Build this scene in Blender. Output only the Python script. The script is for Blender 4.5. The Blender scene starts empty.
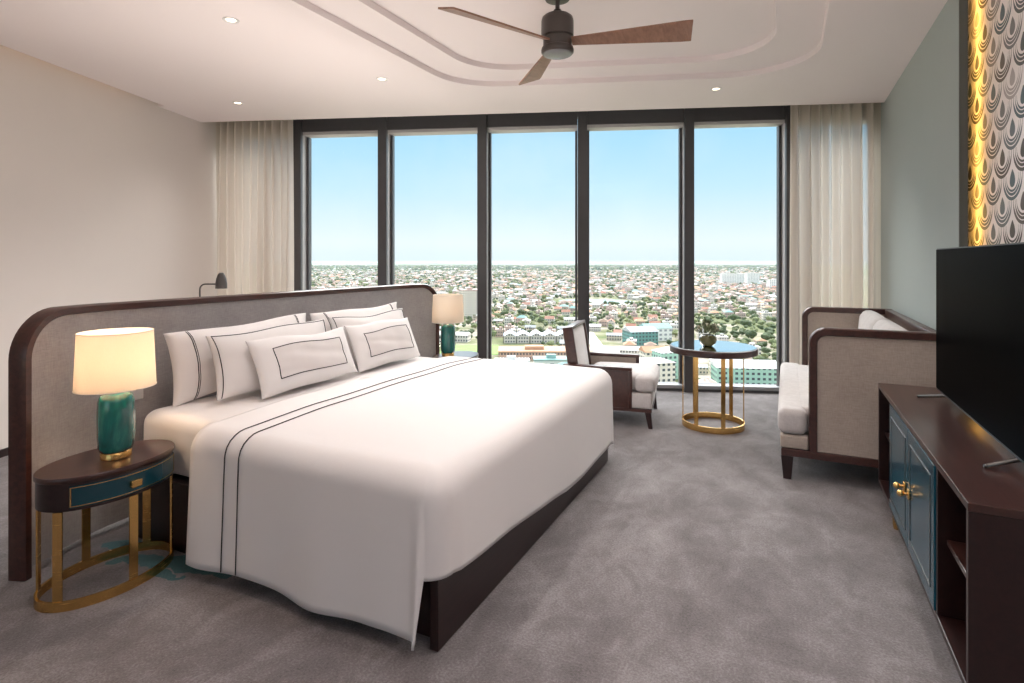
import bpy, bmesh, math, random
from mathutils import Vector, Matrix
from mathutils.geometry import tessellate_polygon
SC = bpy.context.scene
COL = SC.collection
PI = math.pi
TH = math.radians(25.7)
CT, ST = math.cos(TH), math.sin(TH)
FA = math.radians(19.3)
CF, SF = math.cos(FA), math.sin(FA)
H = 2.90

def F(s, d, z=0.0):            # facade frame: s along the glass wall, d outwards
    return Vector((-2.7115 + CF*s - SF*d, 5.633 + SF*s + CF*d, z))

# ------------------------------------------------------------------ materials
def hexlin(r, g, b):
    f = lambda c: (c/255/12.92) if c/255 <= .04045 else ((c/255+.055)/1.055)**2.4
    return (f(r), f(g), f(b))

def new_mat(name):
    m = bpy.data.materials.new(name); m.use_nodes = True
    nt = m.node_tree; nt.nodes.clear()
    out = nt.nodes.new('ShaderNodeOutputMaterial')
    return m, nt, out

def inp(node, name, val):
    if name in node.inputs: node.inputs[name].default_value = val

def pbsdf(nt, col, rough=.5, metal=0., coat=0., coat_rough=.1, sheen=0., spec=.5):
    b = nt.nodes.new('ShaderNodeBsdfPrincipled')
    b.inputs['Base Color'].default_value = (*col, 1)
    b.inputs['Roughness'].default_value = rough
    b.inputs['Metallic'].default_value = metal
    inp(b, 'Coat Weight', coat); inp(b, 'Coat Roughness', coat_rough); inp(b, 'Sheen Weight', sheen)
    inp(b, 'Specular IOR Level', spec)
    return b

def coords(nt, scale=(1,1,1), rot=(0,0,0)):
    tc = nt.nodes.new('ShaderNodeTexCoord')
    mp = nt.nodes.new('ShaderNodeMapping')
    mp.inputs['Scale'].default_value = scale; mp.inputs['Rotation'].default_value = rot
    nt.links.new(tc.outputs['Object'], mp.inputs['Vector'])
    return mp.outputs['Vector']

def noise(nt, vec, scale, detail=3, rough=.5, dist=0.):
    n = nt.nodes.new('ShaderNodeTexNoise')
    n.inputs['Scale'].default_value = scale; n.inputs['Detail'].default_value = detail
    n.inputs['Roughness'].default_value = rough; n.inputs['Distortion'].default_value = dist
    nt.links.new(vec, n.inputs['Vector'])
    return n.outputs['Fac']

def ramp(nt, fac, stops):
    r = nt.nodes.new('ShaderNodeValToRGB')
    while len(r.color_ramp.elements) < len(stops): r.color_ramp.elements.new(.5)
    for e, (p, c) in zip(r.color_ramp.elements, stops):
        e.position = p; e.color = (*c, 1)
    nt.links.new(fac, r.inputs['Fac'])
    return r.outputs['Color']

def mixc(nt, fac, a, b, mode='MIX'):
    m = nt.nodes.new('ShaderNodeMix'); m.data_type = 'RGBA'; m.blend_type = mode
    for sock, v in ((m.inputs[0], fac), (m.inputs[6], a), (m.inputs[7], b)):
        if isinstance(v, (int, float)): sock.default_value = v
        elif isinstance(v, tuple): sock.default_value = (*v, 1)
        else: nt.links.new(v, sock)
    return m.outputs[2]

def bump(nt, b, h, strength=.2, dist=.01):
    n = nt.nodes.new('ShaderNodeBump')
    n.inputs['Strength'].default_value = strength; n.inputs['Distance'].default_value = dist
    nt.links.new(h, n.inputs['Height']); nt.links.new(n.outputs['Normal'], b.inputs['Normal'])

def mathn(nt, op, a, b=None, c=None):
    n = nt.nodes.new('ShaderNodeMath'); n.operation = op
    for i, v in enumerate((a, b, c)):
        if v is None: continue
        if isinstance(v, (int, float)): n.inputs[i].default_value = v
        else: nt.links.new(v, n.inputs[i])
    return n.outputs[0]

def m_paint(name, col, rough=.7, var=.04):
    m, nt, out = new_mat(name)
    b = pbsdf(nt, col, rough, spec=.3)
    v = coords(nt)
    f = noise(nt, v, 1.3, 4)
    nt.links.new(mixc(nt, f, tuple(c*(1-var) for c in col), tuple(min(1, c*(1+var)) for c in col)), b.inputs['Base Color'])
    bump(nt, b, noise(nt, v, 180, 2), .05, .002)
    nt.links.new(b.outputs[0], out.inputs[0]); return m

def m_wood(name, c1, c2, rough=.3, coat=.4, scale=(14, 1.2, 14), coat_rough=.12):
    m, nt, out = new_mat(name)
    b = pbsdf(nt, c1, rough, coat=coat, coat_rough=coat_rough)
    v = coords(nt, scale)
    f = noise(nt, v, 3.0, 6, .6, .6)
    nt.links.new(ramp(nt, f, [(.3, c1), (.7, c2)]), b.inputs['Base Color'])
    bump(nt, b, f, .04, .002)
    nt.links.new(b.outputs[0], out.inputs[0]); return m

def m_metal(name, col, rough=.25):
    m, nt, out = new_mat(name)
    b = pbsdf(nt, col, rough, 1.0)
    f = noise(nt, coords(nt, (1, 1, 30)), 12, 3)
    r = nt.nodes.new('ShaderNodeMapRange'); r.inputs['To Min'].default_value = rough*.8; r.inputs['To Max'].default_value = rough*1.3
    nt.links.new(f, r.inputs['Value']); nt.links.new(r.outputs[0], b.inputs['Roughness'])
    nt.links.new(b.outputs[0], out.inputs[0]); return m

def m_fabric(name, c1, c2, scale=260, sheen=.3, bstr=.25, cloud=5.):
    m, nt, out = new_mat(name)
    b = pbsdf(nt, c1, .9, sheen=sheen, spec=.15)
    v = coords(nt)
    w1 = noise(nt, coords(nt, (1, 1, .12)), scale, 2); w2 = noise(nt, coords(nt, (.12, .12, 1)), scale, 2)
    w = mathn(nt, 'ADD', mathn(nt, 'MULTIPLY', w1, .5), mathn(nt, 'MULTIPLY', w2, .5))
    f = mathn(nt, 'ADD', mathn(nt, 'MULTIPLY', w, .7), mathn(nt, 'MULTIPLY', noise(nt, v, cloud, 3), .3))
    nt.links.new(ramp(nt, f, [(.35, c1), (.65, c2)]), b.inputs['Base Color'])
    bump(nt, b, w, bstr, .003)
    nt.links.new(b.outputs[0], out.inputs[0]); return m

def m_plain(name, col, rough=.5, coat=0., spec=.5, nscale=20, var=.08, ior=1.45):
    m, nt, out = new_mat(name)
    b = pbsdf(nt, col, rough, coat=coat, spec=spec)
    f = noise(nt, coords(nt), nscale, 3)
    nt.links.new(mixc(nt, f, tuple(c*(1-var) for c in col), tuple(c*(1+var) for c in col)), b.inputs['Base Color'])
    b.inputs['IOR'].default_value = ior
    nt.links.new(b.outputs[0], out.inputs[0]); return m

def m_linen(name, col, bs=.12):
    m, nt, out = new_mat(name)
    b = pbsdf(nt, col, .85, sheen=.2, spec=.2)
    v = coords(nt)
    h = mathn(nt, 'ADD', noise(nt, v, 3.5, 3, .5, .4), mathn(nt, 'MULTIPLY', noise(nt, v, 400, 1), .02))
    bump(nt, b, h, bs, .05)
    nt.links.new(b.outputs[0], out.inputs[0]); return m

def m_glass(name, tint=(.97, .985, .985)):
    m, nt, out = new_mat(name)
    tr = nt.nodes.new('ShaderNodeBsdfTransparent'); tr.inputs[0].default_value = (*tint, 1)
    gl = nt.nodes.new('ShaderNodeBsdfGlossy'); gl.inputs['Roughness'].default_value = .02
    fr = nt.nodes.new('ShaderNodeFresnel'); fr.inputs[0].default_value = 1.45
    mx = nt.nodes.new('ShaderNodeMixShader')
    nt.links.new(mathn(nt, 'MULTIPLY', fr.outputs[0], .35), mx.inputs[0])
    nt.links.new(tr.outputs[0], mx.inputs[1]); nt.links.new(gl.outputs[0], mx.inputs[2])
    nt.links.new(mx.outputs[0], out.inputs[0]); return m

def m_sheer(name, col, transp=.18, trans=.5):   # loosely woven: thinner in bands between the folds
    m, nt, out = new_mat(name)
    d = nt.nodes.new('ShaderNodeBsdfDiffuse'); d.inputs[0].default_value = (*col, 1)
    t = nt.nodes.new('ShaderNodeBsdfTranslucent'); t.inputs[0].default_value = (*col, 1)
    x = nt.nodes.new('ShaderNodeBsdfTransparent')
    a = nt.nodes.new('ShaderNodeMixShader'); a.inputs[0].default_value = trans
    b = nt.nodes.new('ShaderNodeMixShader')
    f = noise(nt, coords(nt, (1, 1, .02)), 60, 2)
    g_ = noise(nt, coords(nt, (CF, SF, .012)), 4.2, 2)
    gr = nt.nodes.new('ShaderNodeMapRange'); gr.inputs['From Min'].default_value = .58; gr.inputs['From Max'].default_value = .70; gr.inputs['To Max'].default_value = .85
    nt.links.new(g_, gr.inputs['Value'])
    nt.links.new(mathn(nt, 'ADD', mathn(nt, 'MULTIPLY', f, transp*2), gr.outputs[0]), b.inputs[0])
    nt.links.new(d.outputs[0], a.inputs[1]); nt.links.new(t.outputs[0], a.inputs[2])
    nt.links.new(a.outputs[0], b.inputs[1]); nt.links.new(x.outputs[0], b.inputs[2])
    nt.links.new(b.outputs[0], out.inputs[0]); return m

def m_emit(name, col, s):
    m, nt, out = new_mat(name)
    e = nt.nodes.new('ShaderNodeEmission'); e.inputs[0].default_value = (*col, 1); e.inputs[1].default_value = s
    nt.links.new(e.outputs[0], out.inputs[0]); return m

def m_shade(name, col):
    m, nt, out = new_mat(name)
    d = nt.nodes.new('ShaderNodeBsdfDiffuse'); d.inputs[0].default_value = (*col, 1)
    t = nt.nodes.new('ShaderNodeBsdfTranslucent'); t.inputs[0].default_value = (*col, 1)
    a = nt.nodes.new('ShaderNodeMixShader'); a.inputs[0].default_value = .5
    f = noise(nt, coords(nt, (1, 1, .3)), 300, 2)
    c = mixc(nt, f, tuple(x*.93 for x in col), col)
    nt.links.new(c, d.inputs[0]); nt.links.new(c, t.inputs[0])
    nt.links.new(d.outputs[0], a.inputs[1]); nt.links.new(t.outputs[0], a.inputs[2])
    nt.links.new(a.outputs[0], out.inputs[0]); return m

def m_carpet():
    m, nt, out = new_mat('carpet')
    b = pbsdf(nt, (.2, .18, .17), .95, sheen=.25, spec=.1)
    v = coords(nt)
    n1 = noise(nt, v, 1.1, 5, .6, 1.2)
    n2 = noise(nt, coords(nt, (1.6, 1, 1), (0, 0, .35)), 4.2, 6, .68, .5)
    n3 = noise(nt, v, 110, 3, .7)
    f = mathn(nt, 'ADD', mathn(nt, 'ADD', mathn(nt, 'MULTIPLY', n1, .30), mathn(nt, 'MULTIPLY', n2, .33)), mathn(nt, 'MULTIPLY', n3, .37))
    base = ramp(nt, f, [(.36, CARPET[0]), (.5, CARPET[1]), (.64, CARPET[2])])
    sp = nt.nodes.new('ShaderNodeSeparateXYZ'); nt.links.new(v, sp.inputs[0])
    wob = mathn(nt, 'MULTIPLY', mathn(nt, 'SUBTRACT', noise(nt, v, 9, 2), .5), .12)
    x = mathn(nt, 'ADD', sp.outputs[0], wob); y = mathn(nt, 'ADD', sp.outputs[1], wob)
    mask = None
    for (cx, cy, a, bb, ang) in LEAVES:          # woven leaf motif of the carpet
        c, s = math.cos(ang), math.sin(ang)
        dx = mathn(nt, 'SUBTRACT', x, cx); dy = mathn(nt, 'SUBTRACT', y, cy)
        p = mathn(nt, 'ADD', mathn(nt, 'MULTIPLY', dx, c/a), mathn(nt, 'MULTIPLY', dy, s/a))
        q = mathn(nt, 'ADD', mathn(nt, 'MULTIPLY', dx, -s/bb), mathn(nt, 'MULTIPLY', dy, c/bb))
        k = mathn(nt, 'LESS_THAN', mathn(nt, 'ADD', mathn(nt, 'MULTIPLY', p, p), mathn(nt, 'ABSOLUTE', q)), 1.0)
        mask = k if mask is None else mathn(nt, 'MAXIMUM', mask, k)
    teal = mixc(nt, n3, (.0, .07, .085), (.01, .15, .17))
    nt.links.new(mixc(nt, mathn(nt, 'MULTIPLY', mask, .85), base, teal), b.inputs['Base Color'])
    bump(nt, b, n3, .5, .01)
    nt.links.new(b.outputs[0], out.inputs[0]); return m

def m_wallpaper():
    m, nt, out = new_mat('scallop_wallpaper')
    b = pbsdf(nt, (.6, .57, .58), .6, spec=.3)
    v = coords(nt); sp = nt.nodes.new('ShaderNodeSeparateXYZ'); nt.links.new(v, sp.inputs[0])
    U = mathn(nt, 'DIVIDE', sp.outputs[1], .27); Z = mathn(nt, 'DIVIDE', sp.outputs[2], .235)
    bg = mixc(nt, noise(nt, v, 6, 3), (.80, .75, .755), (.88, .84, .845))
    col = bg
    for (ou, oz, seed) in ((0, 0, 0), (.5, .5, 3.7)):
        uu = mathn(nt, 'ADD', U, ou); zz = mathn(nt, 'ADD', Z, oz)
        x = mathn(nt, 'SUBTRACT', mathn(nt, 'FRACT', uu), .5)
        y = mathn(nt, 'SUBTRACT', mathn(nt, 'FRACT', zz), .62)
        cv = nt.nodes.new('ShaderNodeCombineXYZ')
        nt.links.new(mathn(nt, 'ADD', mathn(nt, 'FLOOR', uu), seed), cv.inputs[0]); nt.links.new(mathn(nt, 'FLOOR', zz), cv.inputs[1])
        wn = nt.nodes.new('ShaderNodeTexWhiteNoise'); wn.noise_dimensions = '2D'; nt.links.new(cv.outputs[0], wn.inputs['Vector'])
        tone = ramp(nt, wn.outputs['Value'], [(0, (.07, .066, .07)), (.35, (.13, .11, .105)), (.55, (.09, .14, .17)), (.75, (.22, .21, .215)), (1., (.48, .44, .445))])
        r = mathn(nt, 'SQRT', mathn(nt, 'ADD', mathn(nt, 'MULTIPLY', x, x), mathn(nt, 'MULTIPLY', mathn(nt, 'MULTIPLY', y, y), 1.0)))
        # U bands narrow towards their upper ends
        low = mathn(nt, 'LESS_THAN', y, .02)
        taper = mathn(nt, 'MULTIPLY', mathn(nt, 'MINIMUM', mathn(nt, 'MULTIPLY', y, -4.0), 1.0), 1.0)
        bands = None
        for (rc, hw) in ((.455, .034), (.37, .028), (.30, .022)):
            k = mathn(nt, 'LESS_THAN', mathn(nt, 'ABSOLUTE', mathn(nt, 'SUBTRACT', r, rc)), mathn(nt, 'MULTIPLY', mathn(nt, 'MAXIMUM', taper, .25), hw))
            bands = k if bands is None else mathn(nt, 'MAXIMUM', bands, k)
        bands = mathn(nt, 'MULTIPLY', bands, low)
        q = mathn(nt, 'DIVIDE', mathn(nt, 'SUBTRACT', .13, y), .36)     # drop: 0 at its tip, 1 at its foot
        qq = mathn(nt, 'MAXIMUM', q, 0.0)
        wdt = mathn(nt, 'MULTIPLY', mathn(nt, 'MULTIPLY', qq, mathn(nt, 'SQRT', mathn(nt, 'MAXIMUM', mathn(nt, 'SUBTRACT', 1.0, q), 0.0))), .34)
        drop = mathn(nt, 'LESS_THAN', mathn(nt, 'ABSOLUTE', x), wdt)
        inside = mathn(nt, 'MULTIPLY', mathn(nt, 'LESS_THAN', r, .24), low)
        col = mixc(nt, mathn(nt, 'MULTIPLY', inside, .0), col, bg)
        col = mixc(nt, mathn(nt, 'MAXIMUM', bands, drop), col, tone)
    nt.links.new(col, b.inputs['Base Color'])
    nt.links.new(b.outputs[0], out.inputs[0]); return m

def m_roof(name, c1, c2):
    m, nt, out = new_mat(name)
    b = pbsdf(nt, c1, .8, spec=.2)
    oi = nt.nodes.new('ShaderNodeObjectInfo')
    f = noise(nt, coords(nt), .35, 3)
    c = mixc(nt, mathn(nt, 'FRACT', mathn(nt, 'ADD', f, oi.outputs['Random'])), c1, c2)
    nt.links.new(c, b.inputs['Base Color'])
    nt.links.new(b.outputs[0], out.inputs[0]); return m

def m_facade(name, c, win=(.09, .1, .11), px=2.4, pz=3.1):
    m, nt, out = new_mat(name)
    b = pbsdf(nt, c, .8, spec=.2)
    tc = nt.nodes.new('ShaderNodeTexCoord'); sp = nt.nodes.new('ShaderNodeSeparateXYZ')
    nt.links.new(tc.outputs['Object'], sp.inputs[0])
    xy = mathn(nt, 'ADD', sp.outputs[0], sp.outputs[1])
    fx = mathn(nt, 'FRACT', mathn(nt, 'DIVIDE', xy, px)); fz = mathn(nt, 'FRACT', mathn(nt, 'DIVIDE', sp.outputs[2], pz))
    wx = mathn(nt, 'LESS_THAN', mathn(nt, 'ABSOLUTE', mathn(nt, 'SUBTRACT', fx, .5)), .26)
    wz = mathn(nt, 'LESS_THAN', mathn(nt, 'ABSOLUTE', mathn(nt, 'SUBTRACT', fz, .5)), .24)
    nt.links.new(mixc(nt, mathn(nt, 'MULTIPLY', wx, wz), c, win), b.inputs['Base Color'])
    nt.links.new(b.outputs[0], out.inputs[0]); return m

def m_ground():
    m, nt, out = new_mat('city_ground')
    b = pbsdf(nt, (.3, .3, .25), .95, spec=.1)
    v = coords(nt)
    n1 = noise(nt, v, .004, 5, .6, .5); n2 = noise(nt, v, .03, 4, .6); n3 = noise(nt, v, .0009, 4, .6)
    near = ramp(nt, mathn(nt, 'ADD', mathn(nt, 'MULTIPLY', n1, .5), mathn(nt, 'MULTIPLY', n2, .5)),
                [(.35, (.10, .14, .05)), (.47, (.22, .22, .12)), (.56, (.42, .36, .30)), (.68, (.5, .44, .40))])
    far = ramp(nt, n3, [(.35, (.10, .145, .085)), (.5, (.17, .21, .12)), (.6, (.30, .29, .24)), (.7, (.12, .165, .10))])
    sp = nt.nodes.new('ShaderNodeSeparateXYZ'); nt.links.new(v, sp.inputs[0])
    rr = mathn(nt, 'SQRT', mathn(nt, 'ADD', mathn(nt, 'MULTIPLY', sp.outputs[0], sp.outputs[0]), mathn(nt, 'MULTIPLY', sp.outputs[1], sp.outputs[1])))
    k = nt.nodes.new('ShaderNodeMapRange'); k.inputs['From Min'].default_value = 1500; k.inputs['From Max'].default_value = 3500
    nt.links.new(rr, k.inputs['Value'])
    nt.links.new(mixc(nt, k.outputs[0], near, far), b.inputs['Base Color'])
    nt.links.new(b.outputs[0], out.inputs[0]); return m

CARPET = ((.095, .083, .083), (.190, .171, .175), (.34, .316, .325))
LEAVES = [(-2.93, 1.70, .13, .05, .4), (-2.80, 1.60, .05, .03, 1.2), (-2.66, 1.66, .16, .055, .15), (-2.52, 1.74, .16, .05, .5), (-2.50, 1.62, .10, .03, -.1),
          (-2.78, 1.84, .12, .045, .9), (-2.42, 1.70, .14, .04, .2), (-2.30, 1.78, .12, .05, -.4)]
M = {}
M['wall_warm'] = m_paint('warm_white_wall_paint', (.67, .615, .575))
M['wall_green'] = m_paint('grey_green_wall_paint', (.40, .445, .43))
M['wall_edge'] = m_paint('dark_grey_green_paint', (.10, .105, .095))
M['ceiling'] = m_paint('ceiling_paint', (.81, .73, .72), var=.01)
M['carpet'] = m_carpet()
M['wallpaper'] = m_wallpaper()
M['wood'] = m_wood('dark_mahogany', (.014, .0045, .004), (.028, .009, .008), rough=.35, coat=.12)
M['wood_gloss'] = m_wood('polished_dark_mahogany', (.034, .0125, .010), (.062, .023, .018), rough=.28, coat=.4)
M['wood_trim'] = m_wood('red_brown_mahogany_trim', (.040, .013, .010), (.080, .027, .020), rough=.34, coat=.3)
M['fan_wood'] = m_wood('walnut_fan_blade', (.20, .098, .062), (.32, .165, .11), rough=.45, coat=.1)
M['brass'] = m_metal('brushed_brass', (.78, .48, .17), .24)
M['frame'] = m_plain('anthracite_window_frame', (.070, .067, .072), .38, spec=.6, var=.1)
M['frame_light'] = m_plain('grey_sill_metal', (.42, .43, .45), .4)
M['mirror_glass'] = m_metal('tinted_mirror_glass', (.74, .80, .84), .07)
M['frame_side'] = m_plain('daylit_frame_tone', (.5, .48, .48), .4, var=.05)  # lighter copy of the frame colour: daylight on the reveals painted in
M['bronze'] = m_plain('dark_bronze_metal', (.055, .043, .038), .35, spec=.6)
M['lens'] = m_plain('frosted_lens', (.22, .22, .23), .25)
M['grey_fabric'] = m_fabric('grey_headboard_weave', (.31, .29, .29), (.44, .418, .415), 240)
M['beige_fabric'] = m_fabric('beige_linen_weave', (.37, .31, .265), (.50, .43, .375), 230)
M['cream_fabric'] = m_fabric('pale_grey_upholstery', (.52, .48, .47), (.66, .62, .61), 300, cloud=14)
M['bedding'] = m_linen('white_bed_linen', (.81, .78, .77))
M['duvet'] = m_linen('white_duvet_cotton', (.82, .785, .775), .05)
M['piping'] = m_plain('black_piping', (.015, .012, .015), .7)
M['taupe_linen'] = m_linen('greyish_pillow_panel', (.73, .685, .67), .08)
M['sheer'] = m_sheer('sheer_curtain', (.70, .63, .57), .07, .36)
M['glass'] = m_glass('clear_glass')
M['teal'] = m_plain('teal_lacquer', (.005, .050, .072), .2, coat=.6, nscale=3, var=.25)
M['teal_door'] = m_plain('blue_teal_lacquer', (.008, .075, .115), .22, coat=.2, nscale=2, var=.2)
def m_ceramic():
    m, nt, out = new_mat('teal_crackle_glaze')
    b = pbsdf(nt, (.0, .12, .11), .12, coat=1.)
    f = noise(nt, coords(nt, (1, 1, .35)), 14, 5, .6, .8)
    nt.links.new(ramp(nt, f, [(.3, (.002, .070, .068)), (.55, (.006, .145, .135)), (.75, (.03, .27, .23))]), b.inputs['Base Color'])
    nt.links.new(b.outputs[0], out.inputs[0]); return m
M['ceramic'] = m_ceramic()
M['shade'] = m_shade('ivory_lamp_shade', (.86, .80, .73))
M['bulb'] = m_emit('warm_bulb', (1, .72, .42), 18)
M['led'] = m_emit('warm_led', (1, .52, .10), 9)
M['led_white'] = m_emit('downlight_glow', (1, .82, .62), 4)
M['white_metal'] = m_plain('white_metal', (.75, .72, .70), .4)
M['screen'] = m_plain('black_screen', (.002, .002, .0022), .3, spec=.5, var=.02, ior=1.03)
M['black'] = m_plain('black_plastic', (.012, .012, .013), .35)
M['dark_metal'] = m_metal('dark_grey_metal', (.22, .21, .20), .35)
M['lamp_metal'] = m_plain('dark_lamp_metal', (.06, .052, .05), .45)
M['bowl'] = m_plain('olive_glass_bowl', (.10, .095, .03), .08, coat=1., nscale=30, var=.4)
M['leafgrey'] = m_plain('grey_green_leaf', (.16, .18, .10), .7, nscale=60, var=.5)
M['petal'] = m_plain('pale_petal', (.42, .40, .30), .7, nscale=60, var=.3)
M['baseboard'] = m_plain('dark_baseboard', (.018, .008, .007), .4)
M['white_lamp'] = m_plain('white_plastic', (.7, .68, .66), .4)

# ------------------------------------------------------------------ mesh helpers
def mk(name, bm, mat, parent=None, smooth=False, auto=None, loc=None, normals=True):
    if normals: bmesh.ops.recalc_face_normals(bm, faces=bm.faces)
    me = bpy.data.meshes.new(name); bm.to_mesh(me); bm.free()
    for mm in (mat if isinstance(mat, (list, tuple)) else [mat]): me.materials.append(mm)
    if smooth:
        for p in me.polygons: p.use_smooth = True
        if auto is not None:
            me.set_sharp_from_angle(angle=math.radians(auto))
    o = bpy.data.objects.new(name, me); COL.objects.link(o)
    if parent is not None: o.parent = parent
    if loc is not None: o.location = loc
    return o

def tag(o, label=None, cat=None, group=None, kind=None):
    if label: o['label'] = label
    if cat: o['category'] = cat
    if group: o['group'] = group
    if kind: o['kind'] = kind
    return o

def thing(name, label, cat, loc=(0, 0, 0), rz=0., group=None):
    o = bpy.data.objects.new(name, None); COL.objects.link(o)
    o.location = loc; o.rotation_euler = (0, 0, rz); o.empty_display_size = .1
    return tag(o, label, cat, group)

def struct(name, bm, mat, label=None, **k):
    o = mk(name, bm, mat, **k); o['kind'] = 'structure'
    if label: o['label'] = label
    return o

def B(): return bmesh.new()

def box(bm, lo, hi, r=0., seg=2, mat=Matrix.Identity(4), mi=0):
    lo, hi = Vector(lo), Vector(hi)
    T = mat @ Matrix.Translation((lo+hi)/2) @ Matrix.Diagonal((*(hi-lo), 1))
    res = bmesh.ops.create_cube(bm, size=1., matrix=T)
    vs = res['verts']
    fs = list({f for v in vs for f in v.link_faces})
    for f in fs: f.material_index = mi
    if r > 0:
        es = list({e for v in vs for e in v.link_edges})
        bmesh.ops.bevel(bm, geom=es, offset=r, segments=seg, affect='EDGES', profile=.5, clamp_overlap=True)
    return bm

def lathe(bm, prof, n=32, ax=1., ay=1., c=(0, 0, 0), cap=True):
    rings = []
    for (r, z) in prof:
        rings.append([bm.verts.new((c[0]+ax*r*math.cos(2*PI*k/n), c[1]+ay*r*math.sin(2*PI*k/n), c[2]+z)) for k in range(n)])
    for a, b in zip(rings, rings[1:]):
        for k in range(n):
            bm.faces.new((a[k], a[(k+1) % n], b[(k+1) % n], b[k]))
    if cap:
        bm.faces.new(rings[0][::-1]); bm.faces.new(rings[-1])
    return bm

def tube(bm, pts, r=.01, n=8, cap=True, radii=None):
    pts = [Vector(p) for p in pts]
    rings = []
    up = Vector((0, 0, 1)); prevn = None
    for i, p in enumerate(pts):
        t = (pts[min(i+1, len(pts)-1)] - pts[max(i-1, 0)]).normalized()
        if prevn is None:
            nrm = t.cross(up)
            if nrm.length < 1e-3: nrm = t.cross(Vector((1, 0, 0)))
            nrm.normalize()
        else:
            nrm = (prevn - t*prevn.dot(t)).normalized()
        prevn = nrm
        b = t.cross(nrm)
        rr = radii[i] if radii else r
        rings.append([bm.verts.new(p + rr*(math.cos(2*PI*k/n)*nrm + math.sin(2*PI*k/n)*b)) for k in range(n)])
    for a, b in zip(rings, rings[1:]):
        for k in range(n): bm.faces.new((a[k], a[(k+1) % n], b[(k+1) % n], b[k]))
    if cap:
        bm.faces.new(rings[0][::-1]); bm.faces.new(rings[-1])
    return bm

def sweep(bm, secs, closed=False):
    """secs: list of equal-length point lists, each a closed section."""
    rings = [[bm.verts.new(p) for p in s] for s in secs]
    n = len(rings[0])
    m = len(rings)
    for i in range(m if closed else m-1):
        a, b = rings[i], rings[(i+1) % m]
        for k in range(n): bm.faces.new((a[k], a[(k+1) % n], b[(k+1) % n], b[k]))
    if not closed:
        bm.faces.new(rings[0][::-1]); bm.faces.new(rings[-1])
    return bm

def prism(bm, pts, z0, z1):
    a = [bm.verts.new((p[0], p[1], z0)) for p in pts]; b = [bm.verts.new((p[0], p[1], z1)) for p in pts]
    n = len(pts)
    for k in range(n): bm.faces.new((a[k], a[(k+1) % n], b[(k+1) % n], b[k]))
    bm.faces.new(a[::-1]); bm.faces.new(b)
    return bm

def arc(cx, cy, r, a0, a1, n=8):
    return [(cx+r*math.cos(a0+(a1-a0)*k/n), cy+r*math.sin(a0+(a1-a0)*k/n)) for k in range(n+1)]

def round_poly(pts, rads, n=10):
    out = []
    m = len(pts)
    for i in range(m):
        p = Vector(pts[i]); a = (Vector(pts[i-1])-p).normalized(); b = (Vector(pts[(i+1) % m])-p).normalized()
        r = rads[i]
        if r <= 0: out.append(tuple(p)); continue
        ang = a.angle(b); d = r/math.tan(ang/2)
        c = p + (a+b).normalized()*(r/math.sin(ang/2))
        p0 = p+a*d - c; p1 = p+b*d - c
        a0 = math.atan2(p0.y, p0.x); a1 = math.atan2(p1.y, p1.x)
        da = (a1-a0+PI) % (2*PI) - PI
        out += [(c.x+r*math.cos(a0+da*k/n), c.y+r*math.sin(a0+da*k/n)) for k in range(n+1)]
    return out

def smooth_noise(x, y, seed=0):
    return (math.sin(x*1.7+seed)+math.sin(y*2.3+seed*1.3+x*.6)+math.sin((x+y)*1.1+seed*.7))/3

# ------------------------------------------------------------------ room shell
def quad(bm, pts, mi=0):
    f = bm.faces.new([bm.verts.new(p) for p in pts]); f.material_index = mi
    return f

XR, XN = .84, .941           # green wall face, wallpaper face of its recess
SL = -3.36                   # left wall in the facade frame
YB = -4.0
bm = B()
fl = [F(SL-.1, .3), F(4.1, .3), Vector((1.2, YB-.1, 0)), Vector((-3.0, YB-.1, 0))]
prism(bm, [(p.x, p.y) for p in fl], -.12, 0)
struct('floor', bm, M['carpet'], 'grey brown mottled carpet with teal leaf motif')

# left wall: a slab
def slab(name, p0, p1, th, z0, z1, mat, label):
    bm = B(); p0, p1 = Vector(p0), Vector(p1)
    d = (p1-p0).normalized(); nrm = Vector((-d.y, d.x))*th
    prism(bm, [tuple(p0), tuple(p1), tuple(p1+nrm), tuple(p0+nrm)], z0, z1)
    return struct(name, bm, mat, label)
a, b = F(SL, .3), F(SL, -9.1)
slab('wall_left', (b.x, b.y), (a.x, a.y), .15, 0, 3.2, M['wall_warm'], 'plain warm white wall behind the headboard')
bm = B()
p0, p1 = F(SL+.001, -.02), F(SL+.001, -9.0); q0, q1 = F(SL+.016, -.02), F(SL+.016, -9.0)
prism(bm, [(p0.x, p0.y), (q0.x, q0.y), (q1.x, q1.y), (p1.x, p1.y)], .001, .055)
struct('baseboard_left', bm, M['baseboard'], 'low dark skirting along the warm white wall')

# right wall: green slab, its dark end, wallpaper recess
YE = 3.815
bm = B()
prism(bm, [(XR, YE+.012), (XR+.04, YE+.012), (XR+.04, 6.95), (XR, 7.0)], 0, 3.2)
struct('wall_right', bm, M['wall_green'], 'grey green painted wall behind the settee')
bm = B()
box(bm, (XR+.001, YE-.002, 0), (XR+.038, YE+.012, 3.2))
struct('trim_1', bm, M['wall_edge'], 'dark edge strip where the green wall meets the wallpaper')
bm = B()
prism(bm, [(XN, YB-.1), (XN+.15, YB-.1), (XN+.15, 7.1), (XN, 7.1)], 0, 3.2)
struct('wall_niche', bm, M['wallpaper'], 'scallop and drop patterned wallpaper recess behind the television')
bm = B()
box(bm, (XR+.0405, YE+.06, .001), (XR+.046, YE+.10, 2.89))
o = mk('led_strip', bm, M['led']); tag(o, 'glowing amber light strip hidden behind the edge of the green wall', 'light strip')

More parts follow.
